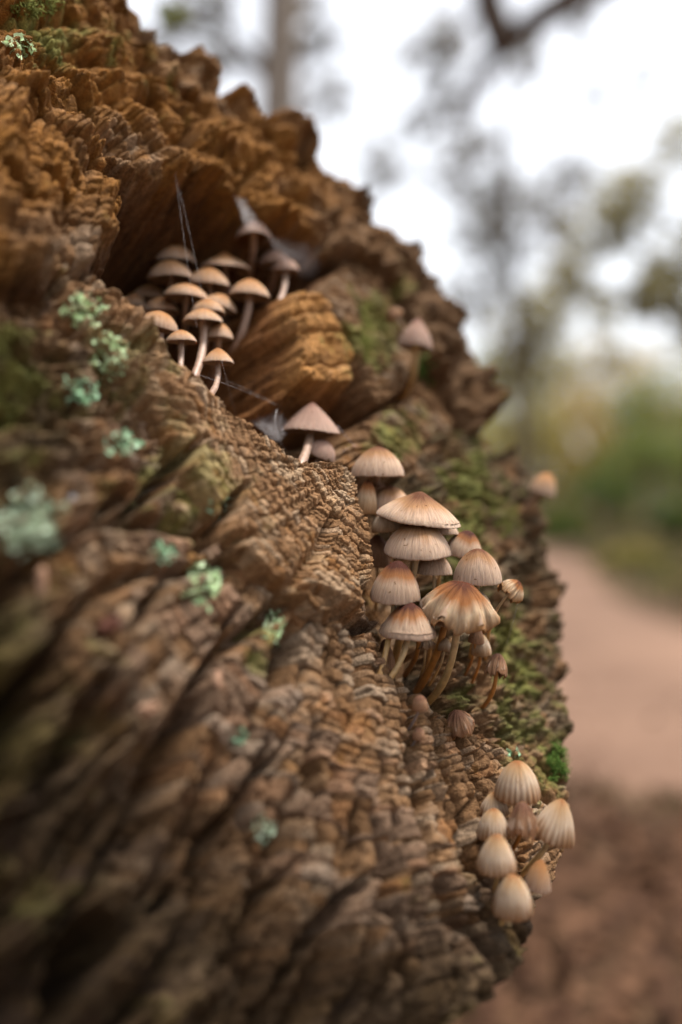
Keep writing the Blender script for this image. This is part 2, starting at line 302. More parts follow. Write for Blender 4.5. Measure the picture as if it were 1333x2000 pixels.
def surface(X, Y):
    """height of the wood above the sawn plane, winning piece, per-cell random number"""
    wn = fbm(X*90, Y*90, 3, 4)*0.0022 + fbm(X*420, Y*420, 9, 3)*0.0006
    wb = fbm(X*26, Y*26, 5, 3)
    # jagged by the wood's own blocks: radial splits step the outline
    H = -0.054-0.03*smooth01(Y-0.6*X, 0.01, 0.06) + fbm(X*40, Y*40, 21, 4)*0.010
    idx = np.full(X.shape, FLOOR); wall = np.zeros(X.shape)
    for k, (nm, h0, _, _, sl) in enumerate(REG):
        rch = 0.11/sl+0.004; p0, p1 = POLY[k].min(0)-rch, POLY[k].max(0)+rch
        m = np.nonzero((X > p0[0]) & (X < p1[0]) & (Y > p0[1]) & (Y < p1[1]))[0]
        if len(m) == 0: continue
        x, y = X[m], Y[m]
        d = sdf(x, y, POLY[k])+wn[m]+(0.0012 if 6 <= k <= 9 else 0)
        soft = np.where(d < 0, np.minimum(-d, 0.004)*0.12-0.0005, 0)
        hk = h0+soft+wb[m]*0.003-np.maximum(d, 0)*sl*(1+0.35*fbm(x*160, y*160, 31+k, 2))
        up = hk > H[m]; q = m[up]
        H[q] = hk[up]; idx[q] = k; wall[q] = np.clip(d[up]/0.003, 0, 1)
    flat = 1-wall
    mcur = np.maximum(0, -0.85*Y-0.5*X-0.07)*smooth01(-X, 0.005, 0.07)*(idx == 0)
    H = H-3.0*mcur**2                                                  # the lower part bellies under
    fl = np.where(idx >= FLOOR-1, 0.25, 1.0)
    dx = X-CX[idx]; dy = Y-CY[idx]
    r = np.hypot(dx, dy); th = np.arctan2(dy, dx)
    pu, pv = proj(X, Y); ns = (idx == 1)*smooth01(pu, 240, 420); knob = np.isin(idx, (0, 1))*smooth01(400-pu, 0, 170)*smooth01(pv, 480, 600)*(1-smooth01(pv, 950, 1150))
    r = r+fbm(X*40, Y*40, 41, 2)*0.0030*(1-0.4*ns)+fbm(X*300, Y*300, 43, 2)*0.00035
    th = th+fbm(X*50, Y*50, 44, 2)*0.03
    # roughness of the zone
    lowl = np.maximum(smooth01(pv-(1000+0.944*pu), -150, 250), smooth01(pv, 1640, 1860)*smooth01(940-pu, 0, 120))*(idx == 0)                 # weathered lower part
    top = np.isin(idx, (3, 4)).astype(float); rim = (idx == 5).astype(float)
    moss = (idx == 2).astype(float); fine = np.isin(idx, (6, 7, 8, 9)).astype(float)
    i0_ = (idx == 0).astype(float); r = r+fbm(X*230, Y*230, 99, 2)*0.0007*i0_
    # rings of uneven width
    s = r/(0.0028-0.0005*ns+0.0016*fine+0.0016*(idx == 6)+0.0006*(idx == 0))
    s = s+0.75*np.sin(s*0.61+1.3)+0.5*np.sin(s*0.23+0.4)+(idx*3.7)
    i = np.floor(s); f = s-i
    g = 1-np.abs(2*f-1)**(4+3*ns)
    # blocks along each ring; splits line up over a few rings
    pk = np.floor(i/np.where(idx == 0, 9.0, 3.0)+hash2(i*0+7, np.floor(i/9), 2))
    ln = 0.0052*(0.7+0.8*hash2(pk, pk*0+3, 8))
    kk = np.maximum(np.round(2*PI*np.maximum(r, 0.01)/ln/6)*6, 6)
    cth = th*kk/(2*PI)+hash2(pk, pk*0+11, 4)*3+np.where(idx == 0, 0.10, 0.25)*np.sin(i*2.1)
    cth = cth+0.55*(noise(cth*0.63, pk*7.3, 97)-0.5)+0.22*fbm(X*260, Y*260, 98, 2)*i0_
    j = np.floor(cth); fj = cth-j
    gc = 1-np.abs(2*fj-1)**(5+7*ns)
    cell = hash2(i, j, 6); cell2 = hash2(pk, np.floor(cth/2), 12)
    i0 = (idx == 0).astype(float)
    a_ring = (0.0016+0.0005*ns+0.0009*fine-0.0007*i0+0.0004*top)*(1-0.75*lowl)*(1-0.35*moss)*(1-0.5*rim); a_col = (0.0013+0.0012*i0)*(1-0.6*lowl)*(1-0.55*fine)
    vary = 0.5+1.0*noise(X*70, Y*70, 95); a_ring = a_ring*(1-0.6*i0+0.6*i0*vary); a_col = a_col*(0.45+0.75*noise(X*55+9, Y*55, 96)+0.2*ns)
    det = a_ring*(g-1)+a_col*(gc-1)+0.0008*(cell-0.5)*(1-0.5*ns)*(1-0.8*lowl)+0.0014*(cell2-0.5)*(1-0.7*fine)*(1-0.25*ns)*(1-0.7*lowl)
    # long radial splits
    q = th*46/(2*PI)+0.35*np.sin(r*70+idx)+0.3*fbm(X*35, Y*35, 51, 2); qi = np.floor(q); qd = np.abs(q-qi-0.5)*2*PI*r/46
    on = hash2(qi, qi*0+1, 14); r0 = 0.02+0.10*hash2(qi, qi*0+2, 15); r1 = r0+0.03+0.12*hash2(qi, qi*0+3, 16)
    act = smooth01(r, r0, r0+0.01)*(1-smooth01(r, r1-0.015, r1))*(on > 0.15)
    wd = 0.0008+0.0013*on*(1+0.6*lowl)
    split = act*np.exp(-(qd/wd)**2)
    det -= split*(0.005+0.003*i0+0.005*on*lowl)*(1-0.5*fine)
    # radial ridges and lumps
    rl = fbm(th*26, r*26, 61, 4); rg_ = 0.35-np.abs(fbm(th*17+r*5, r*16, 63, 4))*1.6
    lump = fbm(X*55, Y*55, 71, 4); crum = fbm(X*190, Y*190, 73, 4)
    wa, wb2 = worley(X*330+lump*2, Y*330, 3)
    det += rl*(0.0014-0.0004*ns+0.0055*lowl+0.0022*top+0.003*rim+0.001*moss)
    det += lump*(0.0022-0.0008*ns+0.002*lowl+0.0035*top+0.011*rim+0.003*moss)
    det += rg_*0.012*lowl+knob*(lump*0.006+crum*0.0022+(0.5-wa)*0.002+rl*0.003)
    det += crum*(0.0010-0.0005*ns+0.0009*lowl+0.0002*top+0.0025*moss-0.0002*rim)
    det += fbm(X*900, Y*900, 75, 2)*0.00035
    det += (0.5-wa)*(0.0006+0.0028*moss+0.0008*lowl)
    # big scalloped steps on the upper pieces
    st = (r*1.0+lump*0.006)/0.016; det += (top+0.7*rim)*0.0055*(np.abs((st-np.floor(st))-0.5)*2-0.5)
    H = H-carve(X, Y)
    H = H+det*(0.35+0.65*flat)*fl + wall*(fbm(X*700, Y*700, 81, 3)*0.0016+fbm(X*220, Y*220, 83, 3)*0.003)
    return H, idx, cell, cell2, flat, split, lowl, lump, crum, rl

def hgt(X, Y): return surface(X, Y)[0]
def cast(px, py, lo=-0.095, hi=0.022, n=130):
    """where a view ray first meets the wood (camera-relative points)"""
    px = np.atleast_1d(np.asarray(px, float)); py = np.atleast_1d(np.asarray(py, float))
    D = pray(px, py); hs = np.linspace(hi, lo, n)
    t = (PC+hs)[None, :]/(D@NV)[:, None]
    P = D[:, None, :]*t[..., None]; X, Y, Z = to_face(P)
    below = hgt(X.ravel(), Y.ravel()).reshape(X.shape) >= Z
    k = np.where(below.any(1), below.argmax(1), n-1)
    return P[np.arange(len(k)), k]

# ---- the sheet itself, sampled evenly as seen so that near wood is finer in millimetres
def axis(a0, a, b, b1, step, big):
    return np.concatenate([np.arange(a0, a, big), np.arange(a, b, step), np.arange(b, b1, big)])
def dens(*seg):
    return np.concatenate([np.arange(a, b, s) for a, b, s in seg])
U = dens((-640, -24, 24), (-24, 330, 1.9), (330, 900, 1.05), (900, 1240, 1.8), (1240, 1340, 24))
Vv = dens((-420, -24, 24), (-24, 700, 1.9), (700, 1500, 1.15), (1500, 2010, 2.0), (2010, 2900, 24))
UU, VV = np.meshgrid(U, Vv)
OUT = [(-640,-420),(-60,-400),(110,-170),(255,-30),(400,70),(560,185),(650,280),(755,375),(870,555),(1010,750),(1030,880),(1085,1000),(1120,1230),(1126,1560),(1122,1640),(1100,1710),(1066,1780),(1040,1860),(975,1950),(910,2010),(800,2110),(500,2330),(0,2740),(-500,2890),(-640,2400)]
E_ = np.array(OUT, float)
inside = sdf(UU.ravel(), VV.ravel(), E_).reshape(UU.shape) < 26
PP = hit(UU, VV); GX, GY, _ = to_face(PP)
sel = inside.ravel()
X = GX.ravel()[sel]; Y = GY.ravel()[sel]
Hh, IDX, CELL, CELL2, FLAT, SPLIT, LOWL, LUMP, CRUM, RL = surface(X, Y)
d_out = sdf(UU.ravel()[sel], VV.ravel()[sel], E_)
Hh = np.where(d_out > 0, np.maximum(Hh-d_out*0.0022, -0.075), Hh)
W = from_face(X, Y, Hh)+CAMV

# ---- wood colours by place (stain, moss film, bleaching, painted shade), as albedo
u = UU.ravel()[sel]; v = VV.ravel()[sel]
def c3(a): return np.array(a)[None, :]
def lerp(a, b, t): return a*(1-t[:, None])+b*t[:, None]
n_a = fbm(X*35, Y*35, 101, 4); n_b = fbm(X*120, Y*120, 103, 4); n_c = fbm(X*18, Y*18, 105, 3); n_d = fbm(X*260, Y*260, 107, 3)
col = np.repeat(c3((0.30, 0.178, 0.100)), len(X), 0)
col = lerp(col, c3((0.36, 0.285, 0.215)), np.clip(smooth01(CELL+0.5*n_b, 0.45, 1.0)*0.75, 0, 1))
col = lerp(col, c3((0.38, 0.18, 0.070)), smooth01(n_b+0.5*n_a, 0.1, 0.6)*0.6)
orange = np.isin(IDX, (3, 4, 5)).astype(float)*smooth01(n_a+0.25*n_b, -0.55, 0.25)
orange *= np.where(IDX == 5, 1-0.75*smooth01(u, 560, 820), 1.0)
col = lerp(col, c3((0.33, 0.155, 0.048)), orange*0.85)
col = lerp(col, c3((0.17, 0.105, 0.062)), (IDX == 5)*smooth01(u, 560, 820)*0.7)  # shadow on the rim's far end, painted into its brown
col = lerp(col, c3((0.37, 0.31, 0.28)), (IDX == 0)*smooth01(CELL2, 0.72, 0.8)*0.28)
col = lerp(col, c3((0.46, 0.21, 0.10)), (IDX == 0)*smooth01(hash2(np.floor(CELL*9999), np.floor(CELL2*9999), 5), 0.8, 0.86)*0.25)
col = lerp(col, c3((0.42, 0.22, 0.085)), np.isin(IDX, (6,)).astype(float)*0.65*smooth01(n_a, -0.6, 0.1))
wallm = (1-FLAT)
col = lerp(col, c3((0.09, 0.042, 0.020)), wallm*np.isin(IDX, (3, 4, 5)).astype(float)*0.85)  # gloom of the hollow painted into the wood of its upper walls
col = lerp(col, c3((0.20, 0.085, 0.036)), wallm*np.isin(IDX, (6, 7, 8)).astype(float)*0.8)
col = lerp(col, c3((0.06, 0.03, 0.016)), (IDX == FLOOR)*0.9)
# dark wood of the lower part, with shade and vignetting painted into it
low_shade = smooth01(np.maximum((v-(1180+0.944*u))/420, (v-1830)/260)+0.30*n_a, -0.85, 0.25)*(IDX == 0)
col = lerp(col, lerp(lerp(np.repeat(c3((0.046, 0.029, 0.014)), len(X), 0), c3((0.11, 0.088, 0.030)), smooth01(n_a+0.4*n_b, 0.0, 0.5)*0.8), c3((0.135, 0.095, 0.062)), smooth01(n_b+0.5*n_d+0.3*n_c, 0.05, 0.65)*0.75), low_shade*0.95)
# green algae and moss film
ld = np.exp(-((u-60)/230)**2-((v-760)/260)**2)
col = lerp(col, c3((0.10, 0.075, 0.038)), smooth01(ld+0.5*n_a+0.3*n_b, 0.35, 0.9)*0.75)
rs_ = IDX == 2
col = np.where(rs_[:, None], lerp(col, c3((0.075, 0.062, 0.036)), smooth01(n_b+0.3*n_d, -0.5, 0.3)*0.75), col)
gz = np.zeros(len(X))
for (mx, my, rx, ry, s_) in ((90, 690, 230, 190, .66), (330, 960, 200, 130, .66), (540, 1240, 60, 90, .8), (200, 1250, 200, 170, .45), (925, 1000, 85, 200, .95), (1010, 1290, 110, 200, .7), (1060, 1500, 80, 120, .8), (740, 640, 80, 130, .8), (800, 840, 90, 80, .85), (200, 60, 200, 80, .6), (330, 150, 60, 110, .5), (60, 480, 150, 60, .5), (330, 720, 70, 70, .5), (880, 1800, 120, 130, .45), (350, 1650, 350, 250, .4)):
    gz = np.maximum(gz, s_*np.exp(-((u-mx)/rx)**2-((v-my)/ry)**2))
gm = smooth01(gz+0.45*n_b+0.35*n_a+0.3*n_d, 0.42, 0.95)*FLAT
gcol = lerp(np.repeat(c3((0.155, 0.155, 0.042)), len(X), 0), c3((0.26, 0.27, 0.10)), smooth01(n_d, -0.3, 0.5))
col = lerp(col, gcol, gm*0.85)
col *= (0.70+0.55*CELL)[:, None]
nsm = (IDX == 1)*FLAT
col = lerp(col, c3((0.40, 0.29, 0.19)), nsm*smooth01(n_b+0.5*n_d+CELL-0.5, -0.2, 0.6)*0.55)
col *= (1+0.32*nsm+0.25*(IDX == 6)*FLAT)[:, None]
gr_ = col.mean(1, keepdims=True); col = gr_+(col-gr_)*1.2
col = np.clip(col*ALB, 0.008, 0.8)
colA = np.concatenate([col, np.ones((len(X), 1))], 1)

# ---- split the sheet into its pieces
lut = np.full(UU.size, -1, dtype=np.int64); lut[np.nonzero(sel)[0]] = np.arange(sel.sum())
G = np.arange(UU.size).reshape(UU.shape)
Q = np.stack([G[:-1, :-1], G[1:, :-1], G[1:, 1:], G[:-1, 1:]], -1).reshape(-1, 4); Q = lut[Q]; Q = Q[(Q >= 0).all(1)]
qi = IDX[Q[:, 0]]
def islands(f):
    f = np.unique(f, return_inverse=True)[1].reshape(f.shape); lab = np.arange(f.max()+1)
    for _ in range(4000):
        m = lab[f].min(1); l2 = lab.copy(); np.minimum.at(l2, f.ravel(), np.repeat(m, 4)); l2 = l2[l2]
        if (l2 == lab).all(): break
        lab = l2
    return lab[f[:, 0]]
for k in range(FLOOR+1):
    w_ = np.nonzero(qi == k)[0]
    if len(w_) == 0: continue
    isl = islands(Q[w_]); un, cn = np.unique(isl, return_counts=True)
    for c, n_ in zip(un, cn):
        if n_ < 400 and n_ < cn.max():
            fs = w_[isl == c]; vs_ = np.zeros(len(X), bool); vs_[Q[fs].ravel()] = True
            nb = np.nonzero(vs_[Q].any(1))[0]; nb = nb[~np.isin(nb, fs)]
            if len(nb): qi[fs] = np.bincount(qi[nb]).argmax()
LOGBASE = Vector((float(P0[0])-0.25, float(P0[1])+0.25, 0.0))
log = empty('fallen_log', LOGBASE, 'weathered sawn log end with deep radial cracks, growth rings and a hollow', 'log')
LB = np.array(LOGBASE)
for k in sorted(set(range(FLOOR+1))):
    keys = [k] if k != FLOOR else [FLOOR]
    f = Q[np.isin(qi, keys)]
    if len(f) == 0: continue
    if k == FLOOR:                                       # floor areas that do not touch are pieces of their own
        fl_ = islands(f)
        for c in np.unique(fl_):
            ff = f[fl_ == c]; ids, inv = np.unique(ff, return_inverse=True)
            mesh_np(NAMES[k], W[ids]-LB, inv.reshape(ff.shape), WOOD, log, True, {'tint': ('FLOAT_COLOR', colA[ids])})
        continue
    ids, inv = np.unique(f, return_inverse=True)
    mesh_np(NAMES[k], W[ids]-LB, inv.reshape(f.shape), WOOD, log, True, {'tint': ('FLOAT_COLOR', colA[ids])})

# ---- the log's round side, running back and settling onto the ground
BARK = simple_noise_mat('bark_side', (0.10, 0.065, 0.04), (0.22, 0.15, 0.09), 60, 0.9, 0.8, 0.01)
oh = pxpoly([(min(a, 1118)-6*(a > 600), b+(4 if b < 700 else -4)) for a, b in OUT], -0.012)
oc = oh.mean(0); oh = oc+(oh-oc)*0.94
o2 = np.concatenate([a*(1-q)+b*q for a, b in zip(oh, np.roll(oh, -1, 0)) for q in [np.linspace(0, 1, 13)[:-1, None]]])
for _ in range(6): o2 = 0.5*o2+0.25*(np.roll(o2, 1, 0)+np.roll(o2, -1, 0))
ho = hgt(o2[:, 0], o2[:, 1]); ho = np.minimum.reduce([np.roll(ho, s) for s in range(-8, 9)])-0.008
seg = from_face(o2[:, 0], o2[:, 1], np.maximum(ho, -0.07)); nS = len(seg); cen = seg.mean(0)
zmin = (seg[:, 2]+CAM_H).min()
rows = []
for L_ in np.concatenate([np.linspace(0, 0.3, 20), np.linspace(0.34, 3.0, 50)]):
    drop = zmin*(1-math.exp(-(L_/0.7)**2))+0.03*(L_ > 0.9)
    off = np.array([-0.80, 0.60, 0.0])*L_
    sc_ = 1+0.06*min(L_, 1)
    p = cen+(seg-cen)*sc_+off; p[:, 2] -= drop
    a = np.arange(nS)/nS*40
    b_ = fbm(np.cos(a*2*PI/40)*9, np.sin(a*2*PI/40)*9+L_*6, 201, 4)*0.018*min(1, L_/0.05)+(0.3-np.abs(fbm(np.cos(a*2*PI/40)*22+3, np.sin(a*2*PI/40)*22+L_*2.5, 207, 3)))*0.014*min(1, L_/0.03)
    dirv = p-(cen+off-np.array([0, 0, drop])); dirv /= np.linalg.norm(dirv, axis=1)[:, None]
    rows.append(p+dirv*(b_[:, None]-0.004))
RV = np.concatenate(rows)+CAMV-LB; nR = len(rows)
ii = np.arange(nR-1)[:, None]*nS; jj = np.arange(nS)[None, :]; j2 = (jj+1) % nS
SF = np.stack([ii+jj, ii+nS+jj, ii+nS+j2, ii+j2], -1).reshape(-1, 4)
mesh_np('bark', RV, SF, BARK, log)

# ------------------------------------------------------------------ tubes
def tube(pts, rad, seg=10):
    pts = np.asarray(pts, float); n = len(pts); rad = np.broadcast_to(np.asarray(rad, float), (n,))
    T = np.gradient(pts, axis=0); T /= np.linalg.norm(T, axis=1)[:, None]+1e-12
    ref = np.array([0.31, 0.85, 0.42]); A = np.cross(T, ref); A /= np.linalg.norm(A, axis=1)[:, None]+1e-12; B = np.cross(T, A)
    ph = np.arange(seg)*2*PI/seg
    V = pts[:, None, :]+rad[:, None, None]*(A[:, None, :]*np.cos(ph)[None, :, None]+B[:, None, :]*np.sin(ph)[None, :, None])
    i = np.arange(n-1)[:, None]*seg; j = np.arange(seg)[None, :]; k = (j+1) % seg
    F = np.stack([i+j, i+k, i+seg+k, i+seg+j], -1).reshape(-1, 4)
    return V.reshape(-1, 3), F

def bez(a, b, c, d, n):
    t = np.linspace(0, 1, n)[:, None]
    return (1-t)**3*a+3*(1-t)**2*t*b+3*(1-t)*t*t*c+t**3*d

def frame(lean, nod):
    """cap axis: lean to the right in degrees, nod towards the viewer in degrees"""
    a, b = math.radians(lean), math.radians(nod)
    z = np.array([math.sin(a), -math.sin(b), math.cos(a)*math.cos(b)]); z /= np.linalg.norm(z)
    x = np.cross(np.array([0, 1, 0]), z); x /= np.linalg.norm(x); y = np.cross(z, x)
    return np.stack([x, y, z])

def make_cap(R, Hc, e=1.4, umbo=0.0, warp=0.05, rag=0.0, ridges=30, seg=112, nt=22, seed=0, flare=0.0, ra=0.007):
    """outer skin (from apex to margin) and the gilled underside, z=0 at the margin"""
    rs = np.random.default_rng(seed)
    t = np.linspace(0.0, 1, nt); t[0] = 0.012
    ph = np.arange(seg)*2*PI/seg
    ps = t*PI/2
    rho = np.sin(ps)**e; z = np.cos(ps)**e
    z = z+umbo*np.exp(-(rho/0.26)**2); z = z/(z.max()); z = np.where(rho > 0.8, z+flare*((rho-0.8)/0.2)**2*0.12, z)
    T, PH = np.meshgrid(t, ph, indexing='ij'); RH = np.repeat(rho[:, None], seg, 1); Z = np.repeat(z[:, None], seg, 1)
    c = rs.uniform(-1, 1, 8)
    lowr = c[0]*np.cos(2*PH+c[1]*3)+0.7*c[2]*np.cos(3*PH+c[3]*3)+0.4*c[4]*np.cos(5*PH+c[5]*4)
    cosx, sinx = np.cos(PH), np.sin(PH)
    nz = fbm(cosx*2.3+seed*3.1, sinx*2.3+T*2.0, seed+300, 3)
    nf = fbm(cosx*9+seed*1.7, sinx*9+T*1.0, seed+301, 3)
    st = np.cos(PH*ridges+2.0*nz)
    RR = RH*(1+warp*lowr*T+ra*st*T**3.5+0.02*nf*T)
    ZZ = Z+warp*0.9*T**2*(c[6]*np.cos(2*PH+c[7]*3)+0.6*nz)+0.02*nf*T+0.010*st*T**6
    if rag > 0:
        n2 = fbm(cosx*5+seed, sinx*5, seed+302, 4); n3 = fbm(cosx*3.2+T*1.5, sinx*3.2+seed, seed+303, 4)
        RR = RR*(1+rag*0.45*n2*T**2+rag*0.35*n3*T); ZZ = ZZ+rag*(0.5*n2*T**3+0.5*n3*T)
    V = np.stack([RR*cosx*R, RR*sinx*R, ZZ*Hc], -1).reshape(-1, 3)
    V = np.concatenate([V, [[0, 0, Hc*1.0+Hc*0.0]]])
    i = np.arange(nt-1)[:, None]*seg; j = np.arange(seg)[None, :]; k = (j+1) % seg
    F = np.stack([i+j, i+seg+j, i+seg+k, i+k], -1).reshape(-1, 4)
    top = np.stack([np.full(seg, len(V)-1), np.arange(seg), (np.arange(seg)+1) % seg, (np.arange(seg)+1) % seg], -1)
    V[-1, 2] = V[:seg, 2].mean()
    flu = np.concatenate([((1-st)*0.5*T**2.2*min(1.0, ra*30)).ravel(), [0]])
    rad = np.concatenate([(0.55*T+0.45*RH).ravel(), [0]])
    ang = np.concatenate([np.stack([cosx*1.0, sinx*1.0, T*0.22], -1).reshape(-1, 3), [[0, 0, 0]]])
    # a cap turns its lip inwards: two more rows below the margin
    lipr = [0.985, 0.95]; base = V[(nt-1)*seg:nt*seg].copy(); rows = []
    for q, s_ in enumerate(lipr):
        b = base.copy(); b[:, :2] *= s_; b[:, 2] += (-0.012 if q == 0 else 0.0)*Hc; rows.append(b)
    off = len(V); V = np.concatenate([V]+rows); rad = np.concatenate([rad, np.ones(2*seg)]); flu = np.concatenate([flu, np.zeros(2*seg)]); ang = np.concatenate([ang, np.tile(ang[(nt-1)*seg:nt*seg], (2, 1))])
    j = np.arange(seg); k = (j+1) % seg; last = (nt-1)*seg
    F = np.concatenate([F, np.stack([last+j, off+j, off+k, last+k], -1), np.stack([off+j, off+seg+j, off+seg+k, off+k], -1)])
    tri = np.stack([np.full(seg, nt*seg), np.arange(seg), (np.arange(seg)+1) % seg], -1)
    # gills: folded underside
    gs = 96; gph = np.arange(gs)*2*PI/gs; gr = np.array([0.955, 0.8, 0.6, 0.4, 0.22, 0.10])
    lowg = np.interp(gph, np.append(ph, 2*PI), np.append(base[:, 2], base[0, 2])); rg = np.interp(gph, np.append(ph, 2*PI), np.append(np.hypot(base[:, 0], base[:, 1]), np.hypot(base[0, 0], base[0, 1])))
    zi = np.interp(gr, rho, z)
    GVs = []
    for g_, z_ in zip(gr, zi):
        fold = np.where(np.arange(gs) % 2 == 0, 1.0, 0.0)*(0.09 if g_ < 0.9 else 0.02)*R
        zz = z_*Hc*0.78-0.10*R*(1-g_)-fold+lowg*g_+0.015*Hc
        GVs.append(np.stack([rg*g_*np.cos(gph), rg*g_*np.sin(gph), zz], -1))
    GV = np.concatenate(GVs); i = np.arange(len(gr)-1)[:, None]*gs; j = np.arange(gs)[None, :]; k = (j+1) % gs
    GF = np.stack([i+j, i+k, i+gs+k, i+gs+j], -1).reshape(-1, 4)
    return V, F, tri, rad, ang, GV, GF, flu

def mesh_cap(name, V, F, tri, mat, parent, rad, ang, flu):
    me = bpy.data.meshes.new(name)
    me.from_pydata(V.tolist(), [], F.tolist()+tri.tolist()); me.update()
    me.polygons.foreach_set('use_smooth', np.ones(len(me.polygons), bool))
    a = me.attributes.new('radial', 'FLOAT', 'POINT'); a.data.foreach_set('value', rad.astype(np.float32))
    a = me.attributes.new('flute', 'FLOAT', 'POINT'); a.data.foreach_set('value', flu.astype(np.float32))
    a = me.attributes.new('ang', 'FLOAT_VECTOR', 'POINT'); a.data.foreach_set('vector', ang.astype(np.float32).ravel())
    me.materials.append(mat); o = bpy.data.objects.new(name, me); COL.objects.link(o); o.parent = parent
    return o

MUSH = []; GH_ = 'mushrooms crowded inside the hollow'
def mushroom(label, cx, cy, wpx, hpx, d, base, cap='tan', stem='cream', lean=0, nod=0, e=1.4, umbo=0.0, warp=0.05, rag=0.0, sw=9, bend=(0, 0), bd=None, group=None, ridges=30, seed=None, flare=0.0, ra=0.007, name='mushroom'):
    """cap margin centre at pixel (cx,cy), wpx wide and hpx high, at depth d; stem foot at pixel `base` on the wood"""
    seed = len(MUSH)*13+5 if seed is None else seed
    if group == GH_: d = 0.306+(d-0.306)*1.4
    k = d/FPX; R = wpx/2*k; Hc = hpx*k
    C = pix(cx, cy, d)
    M = frame(lean, nod)
    if bd is None:
        B = cast([base[0]], [base[1]])[0]
        lim = 0.03
        if B[1] > d+lim: B = pix(base[0], base[1], d+lim)
        if B[1] < d-lim: B = pix(base[0], base[1], d-lim)
    else: B = pix(base[0], base[1], bd)
    root = empty(name, Vector(B+CAMV), label, 'mushroom', group)
    V, F, tri, rad, ang, GV, GF, flu = make_cap(R, Hc, e, umbo, warp, rag, ridges, seed=seed, flare=flare, ra=ra)
    off = C-B
    mesh_cap('cap', V@M+off, F, tri, CAPS[cap], root, rad, ang, flu)
    mesh_np('gills', GV@M+off, GF, GILL, root)
    top = off+M[2]*Hc*0.62; L = np.linalg.norm(top)
    b1 = np.array([bend[0]*k, 0, bend[1]*k])
    foot = -np.array(NV)*0.004 + np.array([0, 0, -0.002])
    pts = bez(foot, top*0.3+b1, top-M[2]*L*0.38+b1*0.5, top, 22)
    tt = np.linspace(0, 1, 22)
    rr = sw/2*k*(1.12-0.25*tt+0.25*np.exp(-tt*14))*(1+0.05*np.sin(tt*17+seed))
    TV, TF = tube(pts, rr, 12)
    mesh_np('stem', TV, TF, STEMS[stem], root, True, {'radial': ('FLOAT', np.repeat(tt, 12))})
    MUSH.append((label, d, float(cast([cx], [cy])[0][1]), R)); return root

# ------------------------------------------------------------------ mushrooms
GM = 'mushrooms in the dense clump at the crevice'
mushroom('broad flattened tan cap with crinkled margin, topmost of the dense clump', 814, 1017, 162, 58, 0.314, (800, 1250), 'tan', lean=8, nod=8, e=1.33, umbo=0.14, ridges=44, warp=0.09, flare=0.4, seed=3, group=GM)
mushroom('tan bell cap directly under the broad flattened one in the dense clump', 815, 1083, 136, 66, 0.309, (780, 1300), 'tan', lean=3, nod=5, e=1.22, ridges=36, sw=15, bend=(-4, 0), seed=11, group=GM)
mushroom('smooth domed cap over the torn curled one in the dense clump', 933, 1137, 94, 66, 0.306, (930, 1300), 'tan', lean=0, nod=4, e=1.12, ridges=34, sw=10, seed=8, group=GM)
mushroom('small pale cap tucked beneath the tan bell in the dense clump', 848, 1121, 72, 42, 0.314, (850, 1300), 'tan', lean=2, e=1.2, sw=7, seed=21, group=GM)
mushroom('bell cap with a dark purple-brown tip beside the grained slab edge', 772, 1170, 102, 76, 0.300, (752, 1330), 'dark', lean=5, nod=6, e=1.25, ridges=34, sw=11, seed=31, group=GM)
mushroom('striped pale bell with flared greyish rim, lowest big cap of the clump', 797, 1246, 112, 71, 0.295, (752, 1335), 'dark', 'cream', lean=2, nod=5, e=1.32, ridges=30, sw=11, bend=(14, -16), flare=0.7, seed=41, group=GM)
mushroom('large ragged cap with rust-brown centre and tattered edge in the clump', 890, 1207, 148, 76, 0.299, (836, 1366), 'rag', 'cream', lean=9, nod=16, e=1.25, rag=0.5, sw=15, bend=(26, -38), ridges=40, ra=0.003, warp=0.14, seed=52, group=GM)
mushroom('brown-topped cap leaning out behind the tan bell of the clump', 902, 1088, 80, 54, 0.322, (890, 1240), 'dark', lean=16, nod=4, e=1.2, sw=8, seed=61, group=GM)
mushroom('pale cap wedged under the right rim of the broad flattened cap', 867, 1043, 56, 28, 0.322, (860, 1180), 'tan', lean=5, e=1.2, sw=6, seed=64, group=GM)
mushroom('pale skirt-like cap peeping out under the broad flattened cap near the slab', 765, 1036, 82, 46, 0.322, (765, 1180), 'pale', lean=-4, nod=4, e=1.25, sw=8, seed=71, group=GM)
mushroom('pinkish tan dome just behind the broad flattened cap', 764, 996, 82, 48, 0.331, (770, 1130), 'tan', lean=-5, nod=4, e=1.15, sw=8, seed=77, group=GM)
mushroom('narrow tan cap squeezed against the grained slab edge', 713, 1003, 46, 66, 0.325, (730, 1120), 'rag', lean=6, e=1.1, sw=7, seed=81, group=GM)
mushroom('dark purplish cap top almost hidden behind the pinkish dome', 737, 972, 52, 30, 0.336, (740, 1100), 'brown', e=1.1, sw=7, seed=83, group=GM)
mushroom('torn cap curled outward like a lip beyond the domed cap', 994, 1162, 52, 34, 0.308, (962, 1290), 'rag', lean=38, nod=-6, e=1.2, rag=0.55, sw=6, warp=0.16, bend=(-14, 16), seed=91, group=GM)
mushroom('small dark violet-brown button between the tall stems', 930, 1256, 30, 30, 0.311, (915, 1320), 'brown', 'orange', lean=6, e=1.0, sw=5, seed=93, group=GM)
mushroom('small frilled peach cap below the ragged one', 941, 1279, 40, 42, 0.314, (925, 1345), 'pale', 'orange', lean=-4, e=1.1, sw=6, seed=96, group=GM)
mushroom('rusty shrivelled cap on a bent orange stem at the clump\'s outer side', 968, 1318, 44, 42, 0.306, (940, 1385), 'brown', 'orange', lean=10, nod=-10, e=1.05, rag=0.35, sw=9, bend=(12, -6), seed=99, group=GM)
